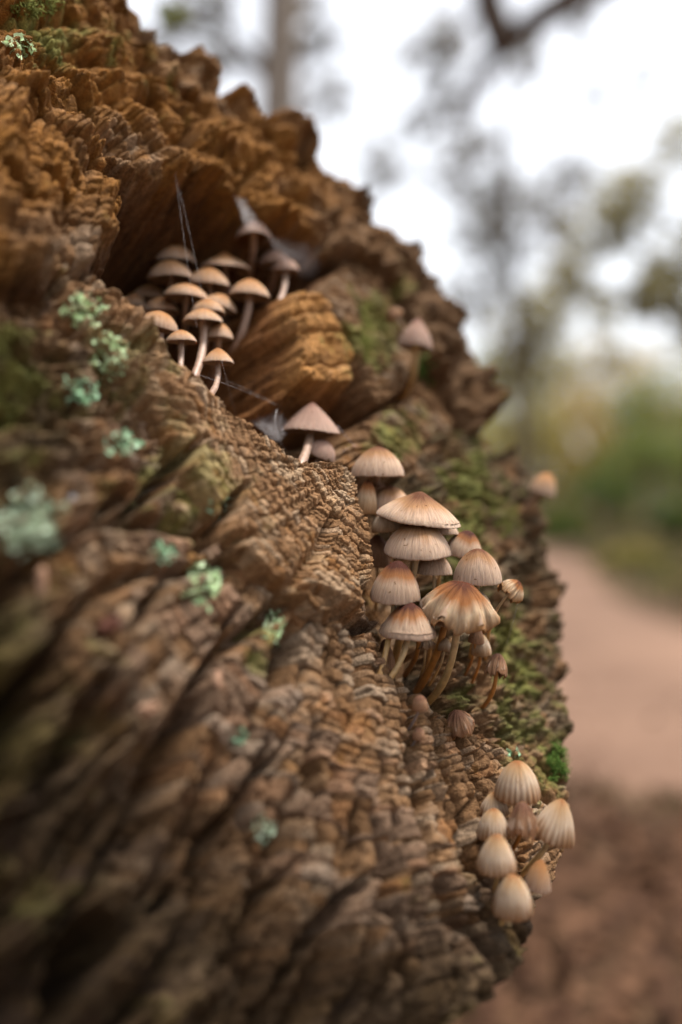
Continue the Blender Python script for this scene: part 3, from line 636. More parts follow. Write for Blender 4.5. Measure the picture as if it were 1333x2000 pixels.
mushroom('tiny pale crumpled cap between stems under the striped bell', 831, 1266, 34, 24, 0.309, (830, 1325), 'pale', rag=0.4, e=1.2, sw=5, seed=101, group=GM)
mushroom('tiny pale round cap between the two thick stems', 869, 1271, 28, 26, 0.308, (850, 1330), 'pale', e=1.1, sw=5, lean=4, seed=103, group=GM)
mushroom('shrivelled dark brown cap fallen on the wood below the clump', 900, 1426, 52, 44, 0.300, (895, 1440), 'brown', 'orange', lean=-14, nod=20, e=1.0, rag=0.45, sw=6, seed=107, group=GM)
mushroom('shiny brown pinhead on a thin bluish stem below the clump', 821, 1385, 31, 28, 0.283, (803, 1426), 'brown', 'grey', e=0.95, nod=10, warp=0.02, sw=5, ridges=12, seed=109, group=GM)
mushroom('tiny orange-brown button below the shiny pinhead', 818, 1442, 26, 22, 0.282, (808, 1458), 'brown', 'grey', e=1.0, nod=12, warp=0.03, sw=4, ridges=12, seed=111, group=GM)
mushroom('folded brown cap hanging beneath the striped bell', 756, 1312, 36, 64, 0.305, (757, 1338), 'brown', 'orange', lean=-4, e=1.15, sw=7, seed=113, group=GM)
mushroom('dim brown cap in shade behind the dark-tipped bell', 737, 1106, 56, 62, 0.326, (745, 1200), 'brown', e=1.1, sw=7, seed=115, group=GM)
mushroom('slim cap on a thick rust-orange stem under the ragged cap', 868, 1222, 60, 36, 0.307, (824, 1342), 'tan', 'orange', lean=10, e=1.2, sw=15, bend=(4, -10), seed=117, group=GM)
mushroom('small cap on a short rust-orange stem under the striped bell', 818, 1238, 50, 30, 0.305, (800, 1312), 'tan', 'orange', e=1.2, sw=10, bend=(6, 0), seed=119, group=GM)

GB = 'mushrooms in the low clump at the rim'
mushroom('round pale cap with tan crown, uppermost of the rim clump', 1011, 1556, 88, 72, 0.289, (1003, 1650), 'pale', e=1.13, nod=6, warp=0.02, sw=9, seed=131, ra=0.045, ridges=22, group=GB)
mushroom('small cap half hidden behind another in the rim clump', 966, 1588, 56, 42, 0.291, (965, 1640), 'pale', e=1.3, nod=5, warp=0.03, sw=7, seed=133, ra=0.045, ridges=22, group=GB)
mushroom('whitish cap between the slab and the shrivelled cap of the rim clump', 964, 1634, 64, 56, 0.283, (955, 1690), 'pale', e=1.13, nod=5, warp=0.03, sw=8, seed=135, ra=0.045, ridges=22, group=GB)
mushroom('shrivelled brown crumpled cap in the middle of the rim clump', 1021, 1632, 54, 66, 0.280, (1004, 1668), 'brown', 'orange', e=1.13, rag=0.42, sw=9, seed=137, ra=0.045, ridges=22, group=GB)
mushroom('fluted pale bell leaning outward on a long glassy stem at the rim', 1078, 1636, 86, 80, 0.283, (1012, 1714), 'pale', lean=14, nod=5, e=1.3, warp=0.03, sw=12, bend=(10, -8), seed=139, ra=0.045, ridges=22, group=GB)
mushroom('ribbed bell cap below the whitish cap in the rim clump', 970, 1696, 78, 70, 0.270, (978, 1750), 'pale', e=1.3, nod=7, warp=0.025, sw=9, seed=141, ra=0.045, ridges=22, group=GB)
mushroom('lowest egg-shaped pale cap of the rim clump', 1001, 1780, 78, 76, 0.266, (974, 1806), 'pale', e=1.13, nod=9, warp=0.02, sw=11, bend=(8, -14), seed=143, ra=0.045, ridges=22, group=GB)
mushroom('small amber cap in shade at the outermost edge of the rim clump', 1049, 1735, 54, 58, 0.277, (1030, 1762), 'orange', lean=8, e=1.3, nod=4, warp=0.03, sw=8, seed=145, ra=0.045, ridges=22, group=GB)

GH = 'mushrooms crowded inside the hollow'
mushroom('pinkish conical mushroom standing tallest in the hollow, cobweb on its cap', 496, 464, 70, 46, 0.352, (490, 548), 'rose', 'pink', e=1.5, umbo=0.1, sw=15, group=GH)
mushroom('dim cap at the back of the hollow crowd, overlapped by a wide cap', 340, 513, 82, 36, 0.352, (345, 600), 'orange', 'pink', e=1.2, sw=11, group=GH)
mushroom('wide cap on a short pale stem against the dark end of the hollow', 333, 546, 88, 38, 0.343, (340, 640), 'orange', 'pink', e=1.2, sw=13, group=GH)
mushroom('broad cap with a raised knob beside the tallest mushroom\'s stem in the hollow', 439, 528, 104, 36, 0.354, (447, 620), 'orange', 'pink', e=1.4, umbo=0.3, sw=12, group=GH)
mushroom('tiny round button at the back of the hollow crowd', 454, 490, 28, 26, 0.360, (455, 540), 'orange', 'pink', e=1.0, sw=8, group=GH)
mushroom('orange-brown cap just under the broad knobbed one in the hollow', 407, 558, 80, 36, 0.345, (437, 640), 'orange', 'pink', e=1.3, sw=12, lean=4, group=GH)
mushroom('umbrella-shaped mushroom on a long pale stem next to the split wedge', 487, 580, 80, 36, 0.343, (470, 668), 'orange', 'pink', e=1.3, sw=16, lean=3, bend=(6, 0), group=GH)
mushroom('widest tilted cap in the middle of the hollow crowd', 364, 584, 90, 30, 0.336, (362, 680), 'orange', 'pink', e=1.2, sw=13, lean=6, group=GH)
mushroom('cap slanting down behind the widest tilted cap in the hollow', 428, 601, 70, 28, 0.341, (430, 690), 'orange', 'pink', e=1.3, sw=11, lean=16, group=GH)
mushroom('cap stacked directly behind the flat-capped thick-stemmed mushroom', 406, 612, 66, 28, 0.333, (402, 710), 'orange', 'pink', e=1.2, sw=11, group=GH)
mushroom('flat-capped mushroom on a thick pale stem in the middle of the hollow', 397, 630, 78, 28, 0.327, (380, 748), 'orange', 'pink', e=1.3, sw=16, bend=(6, 0), group=GH)
mushroom('rusty cap rising just behind the grained edge of the near slab', 308, 643, 80, 36, 0.322, (330, 720), 'orange', 'pink', e=1.15, sw=12, lean=10, group=GH)
mushroom('small cap directly above the lowest conical mushroom in the hollow', 428, 662, 56, 32, 0.330, (418, 745), 'orange', 'pink', e=1.2, sw=12, group=GH)
mushroom('small cap on a straight stem beside the rusty cap at the slab edge', 354, 668, 60, 24, 0.318, (352, 760), 'orange', 'pink', e=1.3, sw=13, group=GH)
mushroom('lowest conical mushroom in the hollow, alone above the crack', 426, 709, 64, 30, 0.318, (414, 772), 'orange', 'pink', e=1.55, sw=12, bend=(3, 0), group=GH)
mushroom('dim shaded mushroom at the dark end of the hollow', 292, 584, 66, 28, 0.350, (300, 650), 'orange', 'pink', e=1.2, sw=10, group=GH)
mushroom('dim shaded mushroom at the dark end of the hollow', 314, 610, 72, 30, 0.340, (320, 690), 'orange', 'pink', e=1.2, sw=10, group=GH)
mushroom('dim shaded mushroom at the dark end of the hollow', 262, 600, 46, 28, 0.345, (270, 650), 'orange', 'pink', e=1.1, sw=9, group=GH)
mushroom('small rose-grey mushroom under the hanging cobweb sheet', 537, 517, 62, 30, 0.360, (527, 576), 'rose', 'pink', e=1.2, sw=11, group=GH)
mushroom('small rose-grey mushroom under the hanging cobweb sheet', 558, 530, 54, 26, 0.358, (555, 582), 'rose', 'pink', e=1.2, sw=11, group=GH)

mushroom('grey-tan conical cap wrapped in cobweb in the deep crack below the split wedge', 607, 843, 114, 58, 0.338, (592, 915), 'rose', 'pink', e=1.72, nod=2, sw=17, lean=3, ridges=24)
mushroom('drooping pinkish cap at the foot of the cobwebbed conical mushroom', 624, 892, 64, 34, 0.334, (608, 922), 'rose', 'pink', lean=24, nod=4, e=1.1, sw=9)
mushroom('clean beige dome standing alone above the clump, in front of the cracked slab', 738, 930, 105, 58, 0.330, (733, 985), 'tan', 'pink', e=1.22, nod=2, warp=0.02, sw=14)
mushroom('lone pinkish mushroom on a curved stem growing from a crack beside moss', 810, 679, 68, 58, 0.386, (784, 774), 'rose', 'cream', lean=7, e=1.22, umbo=0.12, sw=16, bend=(16, -12))
mushroom('tiny withered mushroom bent over behind the lone curved one', 776, 622, 34, 26, 0.400, (792, 655), 'brown', 'pink', lean=-40, e=1.1, rag=0.2, sw=9)
mushroom('out-of-focus peach cap sticking out from the log\'s far rim', 1058, 966, 52, 44, 0.415, (1028, 990), 'orange', 'pink', lean=18, e=1.05, sw=12)

# ------------------------------------------------------------------ lichen, moss, chips, cobweb
LICH = leaf_mat('lichen_mint', (0.62, 0.84, 0.42), (0.98, 1.2, 0.75), 0.25)
LICHG = leaf_mat('lichen_grey_blue', (0.55, 0.70, 0.46), (0.85, 1.0, 0.75), 0.25)
LICHB = leaf_mat('lichen_blue_green', (0.44, 0.74, 0.44), (0.75, 1.1, 0.75), 0.25)
MOSS = leaf_mat('moss_green', (0.06, 0.13, 0.02), (0.17, 0.27, 0.05), 0.3)
MOSSY = leaf_mat('moss_yellow_green', (0.16, 0.17, 0.03), (0.28, 0.29, 0.07), 0.3)
def surf_pts(cx, cy, rx, ry, n, sd):
    r_ = np.random.default_rng(sd); a = r_.uniform(0, 2*PI, n); q = np.sqrt(r_.uniform(0, 1, n))
    q *= 0.75+0.35*np.sin(a*3+sd)*np.sin(a*2+sd*0.7)
    P = cast(cx+rx*q*np.cos(a), cy+ry*q*np.sin(a), n=70)
    return P[np.abs(P[:, 1]-np.median(P[:, 1])) < 0.018], r_
def lichen(label, cx, cy, rx, ry, n, size, mat, name='lichen_patch', cat='lichen', sd=1, group=None):
    """ruffled lobes: each a small bent, notched flake"""
    P, r_ = surf_pts(cx, cy, rx, ry, int(n*1.6), sd)
    size *= 0.8; Vs, Fs = [], []; o = 0
    for p in P:
        dirv = np.array(NV)+r_.normal(0, 0.65, 3); dirv /= np.linalg.norm(dirv)
        x = np.cross(dirv, r_.normal(0, 1, 3)); x /= np.linalg.norm(x); y = np.cross(dirv, x)
        s = size*r_.uniform(0.5, 1.2); k = 6
        a = np.linspace(-1.9, 1.9, k); rad = s*(0.75+0.5*r_.uniform(0, 1, k)); cup = s*r_.uniform(0.25, 0.8)
        rim = p+dirv*(cup*(0.5+0.5*r_.uniform(0, 1, k)))[:, None]+x*(np.cos(a)*rad)[:, None]+y*(np.sin(a)*rad)[:, None]
        mid = p+dirv*cup*0.35+x*(np.cos(a)*rad*0.5)[:, None]+y*(np.sin(a)*rad*0.5)[:, None]
        foot = p-dirv*0.0008
        Vs.append(np.concatenate([[foot], mid, rim])); f = []
        for q in range(k-1): f += [(o, o+1+q, o+2+q), (o+1+q, o+1+k+q, o+2+k+q), (o+1+q, o+2+k+q, o+2+q)]
        Fs += f; o += 1+2*k
    V = np.concatenate(Vs); b = V.mean(0)
    ob = mesh_np(name, V-b, np.array(Fs), mat, None, True); ob.location = Vector(b+CAMV)
    return tag(ob, label, cat, group)
def moss(label, cx, cy, rx, ry, n, size, mat, sd=1):
    """many short upright leafy shoots"""
    P, r_ = surf_pts(cx, cy, rx, ry, n, sd); Vs, Fs = [], []; o = 0
    for p in P:
        d0 = np.array(NV)*0.6+np.array([0, 0, 0.6])+r_.normal(0, 0.35, 3); d0 /= np.linalg.norm(d0)
        L = size*r_.uniform(0.6, 1.3)
        for q in range(7):
            c = p+d0*L*q/7.0; l = d0*0.6+r_.normal(0, 0.8, 3); l /= np.linalg.norm(l); wv = np.cross(l, d0); wv /= np.linalg.norm(wv)+1e-9
            ll = L*0.45; ww = L*0.10
            Vs.append(np.array([c-wv*ww, c+l*ll, c+wv*ww, c+l*ll*0.4+d0*ww])); Fs += [(o, o+1, o+3), (o+3, o+1, o+2)]; o += 4
    V = np.concatenate(Vs); b = V.mean(0); ob = mesh_np('moss_tuft', V-b, np.array(Fs), mat, None, True); ob.location = Vector(b+CAMV)
    return tag(ob, label, 'moss')
lichen('bright mint lichen patch near the hollow\'s dark left end', 160, 612, 52, 42, 190, 0.0017, LICH, sd=3)
lichen('mint lichen trailing down the slab under the bright patch', 212, 705, 42, 62, 190, 0.0016, LICH, sd=4)
lichen('dense blue-green lichen knot below the trailing lichen', 158, 772, 42, 36, 140, 0.0015, LICHB, sd=5)
lichen('blue-green lichen crust on a knob beside the mossy ridges', 238, 872, 46, 26, 120, 0.0015, LICHB, sd=6)
lichen('large soft grey-green lichen cushion on the slab\'s outer edge', 62, 1030, 84, 78, 330, 0.0020, LICHG, sd=7)
lichen('ruffled mint lichen rosette on a radial ridge of the slab', 402, 1148, 46, 58, 260, 0.0016, LICH, sd=8)
lichen('small mint lichen strip on the mossy ridge beside the big dark split', 540, 1226, 26, 48, 110, 0.0014, LICH, sd=9)
lichen('little turquoise lichen dot low on the radial ridges', 470, 1442, 26, 26, 70, 0.0013, LICHB, sd=10)
lichen('pale grey lichen fleck low on the slab', 520, 1622, 26, 38, 70, 0.0014, LICHG, sd=11)
lichen('thin green lichen in the groove above the rosette', 318, 1078, 36, 26, 80, 0.0013, LICHB, sd=12)
lichen('turquoise lichen speck on the rough rim above the low clump', 1003, 1470, 16, 13, 45, 0.0012, LICHB, sd=13)
lichen('yellow-green lichen smear on the uppermost corner of the log', 42, 88, 34, 26, 90, 0.0018, LICH, sd=14)
lichen('sparse green lichen specks on the dark grooves beside the near slab', 430, 985, 40, 30, 46, 0.0010, LICHB, sd=15)
moss('fresh green moss tuft behind the lone curved mushroom', 826, 728, 24, 34, 150, 0.0045, MOSS, 21)
moss('dark green moss cushion on the rough rim above the low clump', 1082, 1500, 26, 46, 260, 0.0032, MOSS, 22)
moss('yellow-green moss on the highest ridge of the log', 330, 36, 44, 26, 260, 0.0042, MOSSY, 23)
moss('thin moss strip in the joint between the wedge and the cracked slab', 712, 660, 12, 70, 160, 0.0028, MOSSY, 24)
moss('yellow-green moss on the upper corner of the log', 60, 26, 56, 26, 240, 0.0035, MOSSY, 25)
moss('green moss patch on the rough slab beyond the dense clump', 985, 1010, 40, 90, 380, 0.0026, MOSSY, 26)

# cobweb: fine threads, and one sheet slung between a cap and the hollow's wall
def web_mat(name, alpha, fib):
    m, t, b = new_mat(name)
    tc = t.nodes.new('ShaderNodeTexCoord'); n1 = nd(t, 'ShaderNodeTexNoise', Scale=fib, Detail=5.0, Roughness=0.7); t.links.new(tc.outputs['Object'], n1.inputs['Vector'])
    r = ramp(t, n1.outputs[0], [(0.3, (alpha*0.3,)*3), (0.7, (min(alpha*1.4, 1),)*3)])
    ed = nd(t, 'ShaderNodeAttribute', _attribute_name='edge'); ml = nd(t, 'ShaderNodeMath', _operation='MULTIPLY'); t.links.new(r.outputs[0], ml.inputs[0]); t.links.new(ed.outputs['Fac'], ml.inputs[1])
    t.links.new(ml.outputs[0] if name == 'cobweb_sheet' else r.outputs[0], b.inputs['Alpha'])
    b.inputs['Base Color'].default_value = (0.62, 0.58, 0.58, 1); b.inputs['Roughness'].default_value = 0.6
    return m
SILK = web_mat('spider_silk', 0.30, 300); SHEET = web_mat('cobweb_sheet', 0.22, 350)
def thread(label, pts, rad=0.00004, group='spider threads across the hollow'):
    P = np.array([pix(a, b, c) for a, b, c in pts]); n = 24; t = np.linspace(0, 1, n)[:, None]
    if len(P) == 2: C = P[0]*(1-t)+P[1]*t; C[:, 2] -= (0.0008*np.sin(t[:, 0]*PI))
    else: C = P[0]*(1-t)**2+2*P[1]*t*(1-t)+P[2]*t*t
    V, F = tube(C, rad, 5); ob = mesh_np('spider_thread', V-C[0], F, SILK); ob.location = Vector(C[0]+CAMV); return tag(ob, label, 'cobweb', group)
def wd(px, py): return float(cast([px], [py])[0][1])
HT = 'long spider thread hanging across the hollow from the scalloped ridge'
thread(HT, [(343, 335, wd(343, 335)), (360, 480, 0.318), (385, 640, 0.318)])
thread(HT, [(346, 350, wd(346, 350)), (378, 480, 0.322), (404, 620, 0.322)])
thread('thread dropping past the lowest conical mushroom to the slab edge', [(432, 700, 0.316), (448, 760, 0.312), (462, 812, wd(462, 812))], 0.00005)
TS = 'fine spider thread stretched over the crack below the hollow'
thread(TS, [(365, 725, wd(365, 725)), (460, 752, 0.31), (560, 800, wd(560, 800))], 0.00005)
thread(TS, [(400, 730, wd(400, 735)), (450, 740, 0.31), (540, 790, wd(540, 790))], 0.00004)
thread('bright silk arc curling beside the cobwebbed conical cap', [(541, 800, 0.332), (526, 850, 0.318), (572, 893, wd(572, 893))], 0.00014)
thread('silk strand from the cobwebbed cap\'s rim to a knot of debris', [(660, 832, 0.336), (676, 850, 0.335), (692, 872, wd(692, 872))], 0.00012)
thread('silk strand running from the debris knot down to the crack', [(692, 870, wd(692, 870)), (670, 882, 0.335), (640, 893, 0.335)], 0.00006)
thread('spider thread hanging below the torn curled cap', [(1013, 1172, 0.308), (1003, 1220, 0.308), (990, 1258, 0.315)], 0.00006)
thread('thread from the broad flattened cap to the mossy slab', [(892, 1022, 0.314), (915, 1045, 0.325), (938, 1062, wd(938, 1062))], 0.00005)
def websheet(label, corners, sag=0.004, n=14):
    P = [pix(a, b, c) for a, b, c in corners]; V = []; ED = []
    for i in range(n):
        for j in range(n):
            s, t = i/(n-1), j/(n-1)
            p = (P[0]*(1-s)+P[1]*s)*(1-t)+(P[3]*(1-s)+P[2]*s)*t
            p = p-np.array([0, -0.3, 1])*sag*4*s*(1-s)*(0.4+0.6*t)+rng.normal(0, 0.00025, 3); V.append(p); ED.append((4*t*(1-t))**0.8*(4*s*(1-s))**0.4*(0.35+0.65*rng.uniform()))
    V = np.array(V); F = [(i*n+j, (i+1)*n+j, (i+1)*n+j+1, i*n+j+1) for i in range(n-1) for j in range(n-1)]
    b = V[0].copy(); ob = mesh_np('cobweb_sheet', V-b, np.array(F), SHEET, None, True, {'edge': ('FLOAT', np.array(ED))}); ob.location = Vector(b+CAMV); return tag(ob, label, 'cobweb')
websheet('grey cobweb sheet slung from the tallest hollow mushroom to the hollow\'s wall', [(516, 452, 0.349), (636, 470, wd(636, 470)-.002), (622, 545, wd(622, 545)-.002), (525, 470, 0.353)])
websheet('grey cobweb veil from the hollow roof down to the tallest mushroom cap', [(455, 375, wd(455, 375)-.001), (478, 385, wd(478, 385)-.001), (515, 445, 0.350), (478, 448, 0.350)], 0.001)
websheet('dusty cobweb in the crack beside the cobwebbed conical cap', [(478, 815, wd(478, 812)), (545, 795, wd(545, 795)-.002), (572, 835, 0.336), (540, 868, 0.322)], 0.001)

# loose bits lying on the wood
CHIP = simple_noise_mat('wood_chip', (0.38, 0.20, 0.12), (0.55, 0.34, 0.22), 400, 0.8)
CHIPR = simple_noise_mat('red_brown_crumb', (0.11, 0.04, 0.025), (0.20, 0.08, 0.05), 500, 0.9)
def chip(label, px, py, s, mat, sd, name='wood_chip', cat='wood chip', group=None, ecc=(1, .6, .45)):
    import bmesh
    r_ = np.random.default_rng(sd); bm = bmesh.new(); bmesh.ops.create_icosphere(bm, subdivisions=3, radius=1)
    for v_ in bm.verts:
        c = np.array(v_.co); q = 1+0.5*float(fbm(np.array([c[0]*1.5+sd]), np.array([c[1]*1.5+c[2]]), sd, 4)[0]); v_.co = Vector(c*q*np.array(ecc)*s)
    me = bpy.data.meshes.new(name); bm.to_mesh(me); bm.free(); me.materials.append(mat)
    ob = bpy.data.objects.new(name, me); COL.objects.link(ob)
    P = cast([px], [py])[0]; ob.location = Vector(P+CAMV+np.array(NV)*s*0.1); ob.rotation_euler = r_.uniform(0, 3, 3)
    return tag(ob, label, cat, group)
chip('pale peach chip stuck on a dark ridge of the slab', 285, 1390, 0.0027, CHIP, 1)
chip('small peach chip at the edge of the radial columns below the clump', 797, 1442, 0.0015, CHIP, 2)
chip('fuzzy red-brown crumb of rotten wood on the outer ridges', 212, 1225, 0.0034, CHIPR, 3, 'rotten_wood_crumb', 'wood chip', None, (1, .8, .7))
chip('orange-brown broken splinter near the soft lichen cushion', 78, 1142, 0.0036, CHIP, 4, 'wood_chip', 'wood chip', None, (1, .5, .4))
chip('orange splinter lying in a groove between radial ridges', 425, 1330, 0.0030, CHIP, 5, 'wood_chip', 'wood chip', None, (1, .4, .4))
chip('whitish crumb beside the blue-green lichen crust', 143, 977, 0.0017, simple_noise_mat('white_crumb', (0.5, .5, .5), (.7, .68, .68), 400), 6)
chip('knot of debris hung in silk beyond the cobwebbed cap', 692, 872, 0.0011, CHIP, 8, 'debris_knot', 'debris')

# ------------------------------------------------------------------ woodland behind
def at(px, py, d): return pix(px, py, d)+CAMV
GROUND = simple_noise_mat('forest_floor', (0.09, 0.045, 0.025), (0.18, 0.105, 0.05), 1.3, 0.95, 0.4, 0.03)
def path_right(y): return 1.35+0.135*np.maximum(y-3.4, 0)+0.12*np.sin(y*0.9)+9*smooth01(3.6-y, 0, 1.2)
def path_left(y): return -1.6+0.02*y+0.12*np.sin(y*0.6+1)
def path_near(x): return 1.50+0.10*np.sin(x*2.3)+0.06*np.sin(x*7+1)-0.22*x
def in_path(x, y): return np.minimum(np.minimum(path_right(y)-x, x-path_left(y)), np.minimum(y-path_near(x), 60-y))
gx = np.concatenate([-np.geomspace(300, 4.2, 14), np.arange(-4, 12, 0.16), np.geomspace(12.2, 300, 14)])
gy = np.concatenate([-np.geomspace(300, 3.2, 14), np.arange(-3, 12, 0.10), np.arange(12, 40, 0.4), np.geomspace(41, 400, 14)])
GXX, GYY = np.meshgrid(gx, gy)
ip = in_path(GXX, GYY)
bank = smooth01(GXX-path_right(GYY), -0.05, 2.2)*(0.32+0.2*fbm(GXX*0.7, GYY*0.7, 401, 3))*smooth01(GYY, 2.0, 4.0)*(GYY < 70)
GZ = fbm(GXX*0.5, GYY*0.5, 403, 3)*0.03+fbm(GXX*3, GYY*3, 404, 3)*0.02+bank+0.012
GZ = GZ-0.05*smooth01(ip, 0.0, 0.15)
nx_, ny_ = len(gx), len(gy)
i_ = np.arange(ny_-1)[:, None]*nx_; j_ = np.arange(nx_-1)[None, :]
GF_ = np.stack([i_+j_, i_+j_+1, i_+nx_+j_+1, i_+nx_+j_], -1).reshape(-1, 4)
g = mesh_np('ground', np.stack([GXX, GYY, GZ], -1).reshape(-1, 3), GF_, GROUND); tag(g, 'leaf-littered woodland floor', None, None, 'structure')
PATHM = simple_noise_mat('dirt_path', (0.175, 0.098, 0.062), (0.33, 0.195, 0.128), 1.1, 0.95, 0.5, 0.02, (0.36, 0.62))
px_ = np.arange(-2.2, 12, 0.10); py_ = np.concatenate([np.arange(1.3, 14, 0.08), np.arange(14, 60, 0.5)]); AX, AY = np.meshgrid(px_, py_)
AZ = np.clip(in_path(AX, AY), -0.3, 0.12)*0.3-0.012+fbm(AX*1.3, AY*1.3, 405, 3)*0.008
k_ = len(px_); i_ = np.arange(len(py_)-1)[:, None]*k_; j_ = np.arange(k_-1)[None, :]
PF = np.stack([i_+j_, i_+j_+1, i_+k_+j_+1, i_+k_+j_], -1).reshape(-1, 4); PF = PF[(in_path(AX, AY).ravel()[PF] > -0.1).all(1)]
ids, inv = np.unique(PF, return_inverse=True)
pth = mesh_np('path', np.stack([AX, AY, AZ], -1).reshape(-1, 3)[ids], inv.reshape(PF.shape), PATHM); tag(pth, 'reddish-brown trodden dirt path through the wood', None, None, 'structure')
# fallen leaves and short grass beside the path: nobody could count them
r_ = np.random.default_rng(77)
def litter(name, label, n, xs, ys, keep, size, mat, up):
    x = r_.uniform(*xs, n); y = r_.uniform(*ys, n); k = keep(x, y); x, y = x[k], y[k]; n = len(x)
    z = np.full(n, 0.018)+0.32*smooth01(x-path_right(y), -0.05, 2.2)*smooth01(y, 2.0, 4.0)
    a = r_.normal(0, 1, (n, 3)); a[:, 2] = np.abs(a[:, 2])*up; a /= np.linalg.norm(a, axis=1)[:, None]; b = np.cross(a, np.array([0, 0, 1.0])+r_.normal(0, 0.3, (n, 3))); b /= np.linalg.norm(b, axis=1)[:, None]
    s = size*r_.uniform(0.6, 1.3, n)[:, None]; C = np.stack([x, y, z], 1); wv = 0.5 if up < 1 else 0.09
    V = np.stack([C, C+a*s-b*s*wv, C+a*s*2, C+a*s+b*s*wv], 1).reshape(-1, 3)
    return tag(mesh_np(name, V, np.arange(4*n).reshape(-1, 4), mat), label, 'leaves' if up < 1 else 'grass', None, 'stuff')
LITM = leaf_mat('dead_leaves', (0.075, 0.034, 0.018), (0.19, 0.095, 0.05), 0.1)
GRM = leaf_mat('short_grass', (0.06, 0.075, 0.02), (0.16, 0.16, 0.05), 0.3)
litter('leaf_litter', 'brown fallen leaves covering the ground beside the path', 40000, (-0.6, 2.6), (0.35, 2.6), lambda x, y: in_path(x, y)+0.0 < 1.1*r_.uniform(0, 1, len(x))**4, 0.016, LITM, 0.25)
litter('grass', 'thin olive grass along the edges of the path', 30000, (-1.0, 3.5), (1.1, 2.0), lambda x, y: np.abs(in_path(x, y)-0.02) < 0.22*(0.25+noise(x*4, y*4, 3))*r_.uniform(0, 1, len(x))**0.5, 0.012, GRM, 2.0)
litter('grass', 'olive grass growing on the bank beside the path', 16000, (0.8, 6), (3.4, 16), lambda x, y: (in_path(x, y) < 0.02) & (in_path(x, y) > -2.5) & (noise(x*1.2, y*0.8, 9) > 0.45), 0.07, GRM, 2.0)

TRUNK = simple_noise_mat('tree_bark', (0.10, 0.08, 0.06), (0.24, 0.19, 0.15), 9, 0.9, 0.8, 0.03)
LIMB = simple_noise_mat('limb_bark', (0.08, 0.06, 0.05), (0.17, 0.13, 0.10), 12, 0.9, 0.6, 0.02)
LEAF = {'olive': leaf_mat('leaves_olive', (0.30, 0.25, 0.065), (0.62, 0.52, 0.17), 0.6), 'green': leaf_mat('leaves_green', (0.14, 0.19, 0.045), (0.32, 0.37, 0.11), 0.6),
        'grey': leaf_mat('leaves_grey_brown', (0.14, 0.115, 0.08), (0.30, 0.25, 0.17), 0.45), 'gold': leaf_mat('leaves_golden', (0.46, 0.33, 0.10), (0.75, 0.56, 0.22), 0.6), 'fern': leaf_mat('undergrowth_green', (0.07, 0.12, 0.025), (0.17, 0.23, 0.06), 0.5)}
def leaves(clumps, size, sd):
    """clumps: (centre, radii, count); leaf-sized pointed faces gathered on twigs"""
    r_ = np.random.default_rng(sd); C = []
    for c, rad, n in clumps:
        nt_ = max(n//14, 1); tw = r_.normal(0, 1, (nt_, 3)); tw /= np.linalg.norm(tw, axis=1)[:, None]
        tw = np.array(c)+tw*np.array(rad)*(r_.uniform(0.15, 1.0, nt_)**0.55)[:, None]
        C.append(np.repeat(tw, 14, 0)+r_.normal(0, 1, (nt_*14, 3))*np.array(rad)*0.10)
    C = np.concatenate(C); n = len(C)
    a = r_.normal(0, 1, (n, 3)); a /= np.linalg.norm(a, axis=1)[:, None]; b = np.cross(a, r_.normal(0, 1, (n, 3))); b /= np.linalg.norm(b, axis=1)[:, None]
    s = size*r_.uniform(0.6, 1.3, n)[:, None]
    V = np.stack([C-a*s, C+b*s*0.42, C+a*s, C-b*s*0.42], 1).reshape(-1, 3); F = np.arange(4*n).reshape(-1, 4)
    return V, F
def tree(name, label, base, top, r0, r1, clumps, leaf, size, sd, limbs=True, group='trees of the wood', mat=TRUNK, cat='tree'):
    base = np.array(base); top = np.array(top)
    root = empty(name, Vector(base), label, cat, group)
    r_ = np.random.default_rng(sd)
    t = np.linspace(0, 1, 24)[:, None]; L = np.linalg.norm(top-base)
    pts = base*(1-t)+top*t+np.concatenate([np.sin(t*5+sd)*0.012*L*t, np.cos(t*4+sd)*0.012*L*t, 0*t], 1)
    rr = r0*(1-t[:, 0])+r1*t[:, 0]+r0*0.5*np.exp(-t[:, 0]*18); rr = rr*(1+0.05*np.sin(t[:, 0]*31))
    V, F = tube(pts-base, rr, 14); mesh_np('trunk', V, F, mat, root)
    if limbs:
        for c, rad, n in clumps:
            c = np.array(c); k = int(np.clip(np.argmin(np.abs(pts[:, 2]-(c[2]-0.35*abs(c[0]-base[0])-0.3))), 4, 22)); s = pts[k]
            m1 = s+(c-s)*0.4+np.array([0, 0, 0.12*np.linalg.norm(c-s)])
            lp = bez(s, m1, c-(c-s)*0.25+r_.normal(0, 0.05, 3), c, 12); lr = np.linspace(min(rr[k]*0.45, 0.06), 0.008, 12)
            V, F = tube(lp-base, lr, 7); mesh_np('limb', V, F, LIMB, root)
            for q in range(4):
                e_ = c+r_.normal(0, 0.6, 3)*np.array(rad); V, F = tube(bez(lp[6], lp[9], (c+e_)/2, e_, 8)-base, np.linspace(0.014, 0.004, 8), 5); mesh_np('twig', V, F, LIMB, root)
    V, F = leaves(clumps, size, sd); cr = mesh_np('crown', V-base, F, LEAF[leaf], root)
    return root
def cl(px, py, d, rpx, n, ry=None, dz=1.0):
    k = d/FPX; return (at(px, py, d), (rpx*k, rpx*k*dz, (ry or rpx)*k), n)
def foot(px, d): p = at(px, 1000, d); p[2] = 0.0; return p

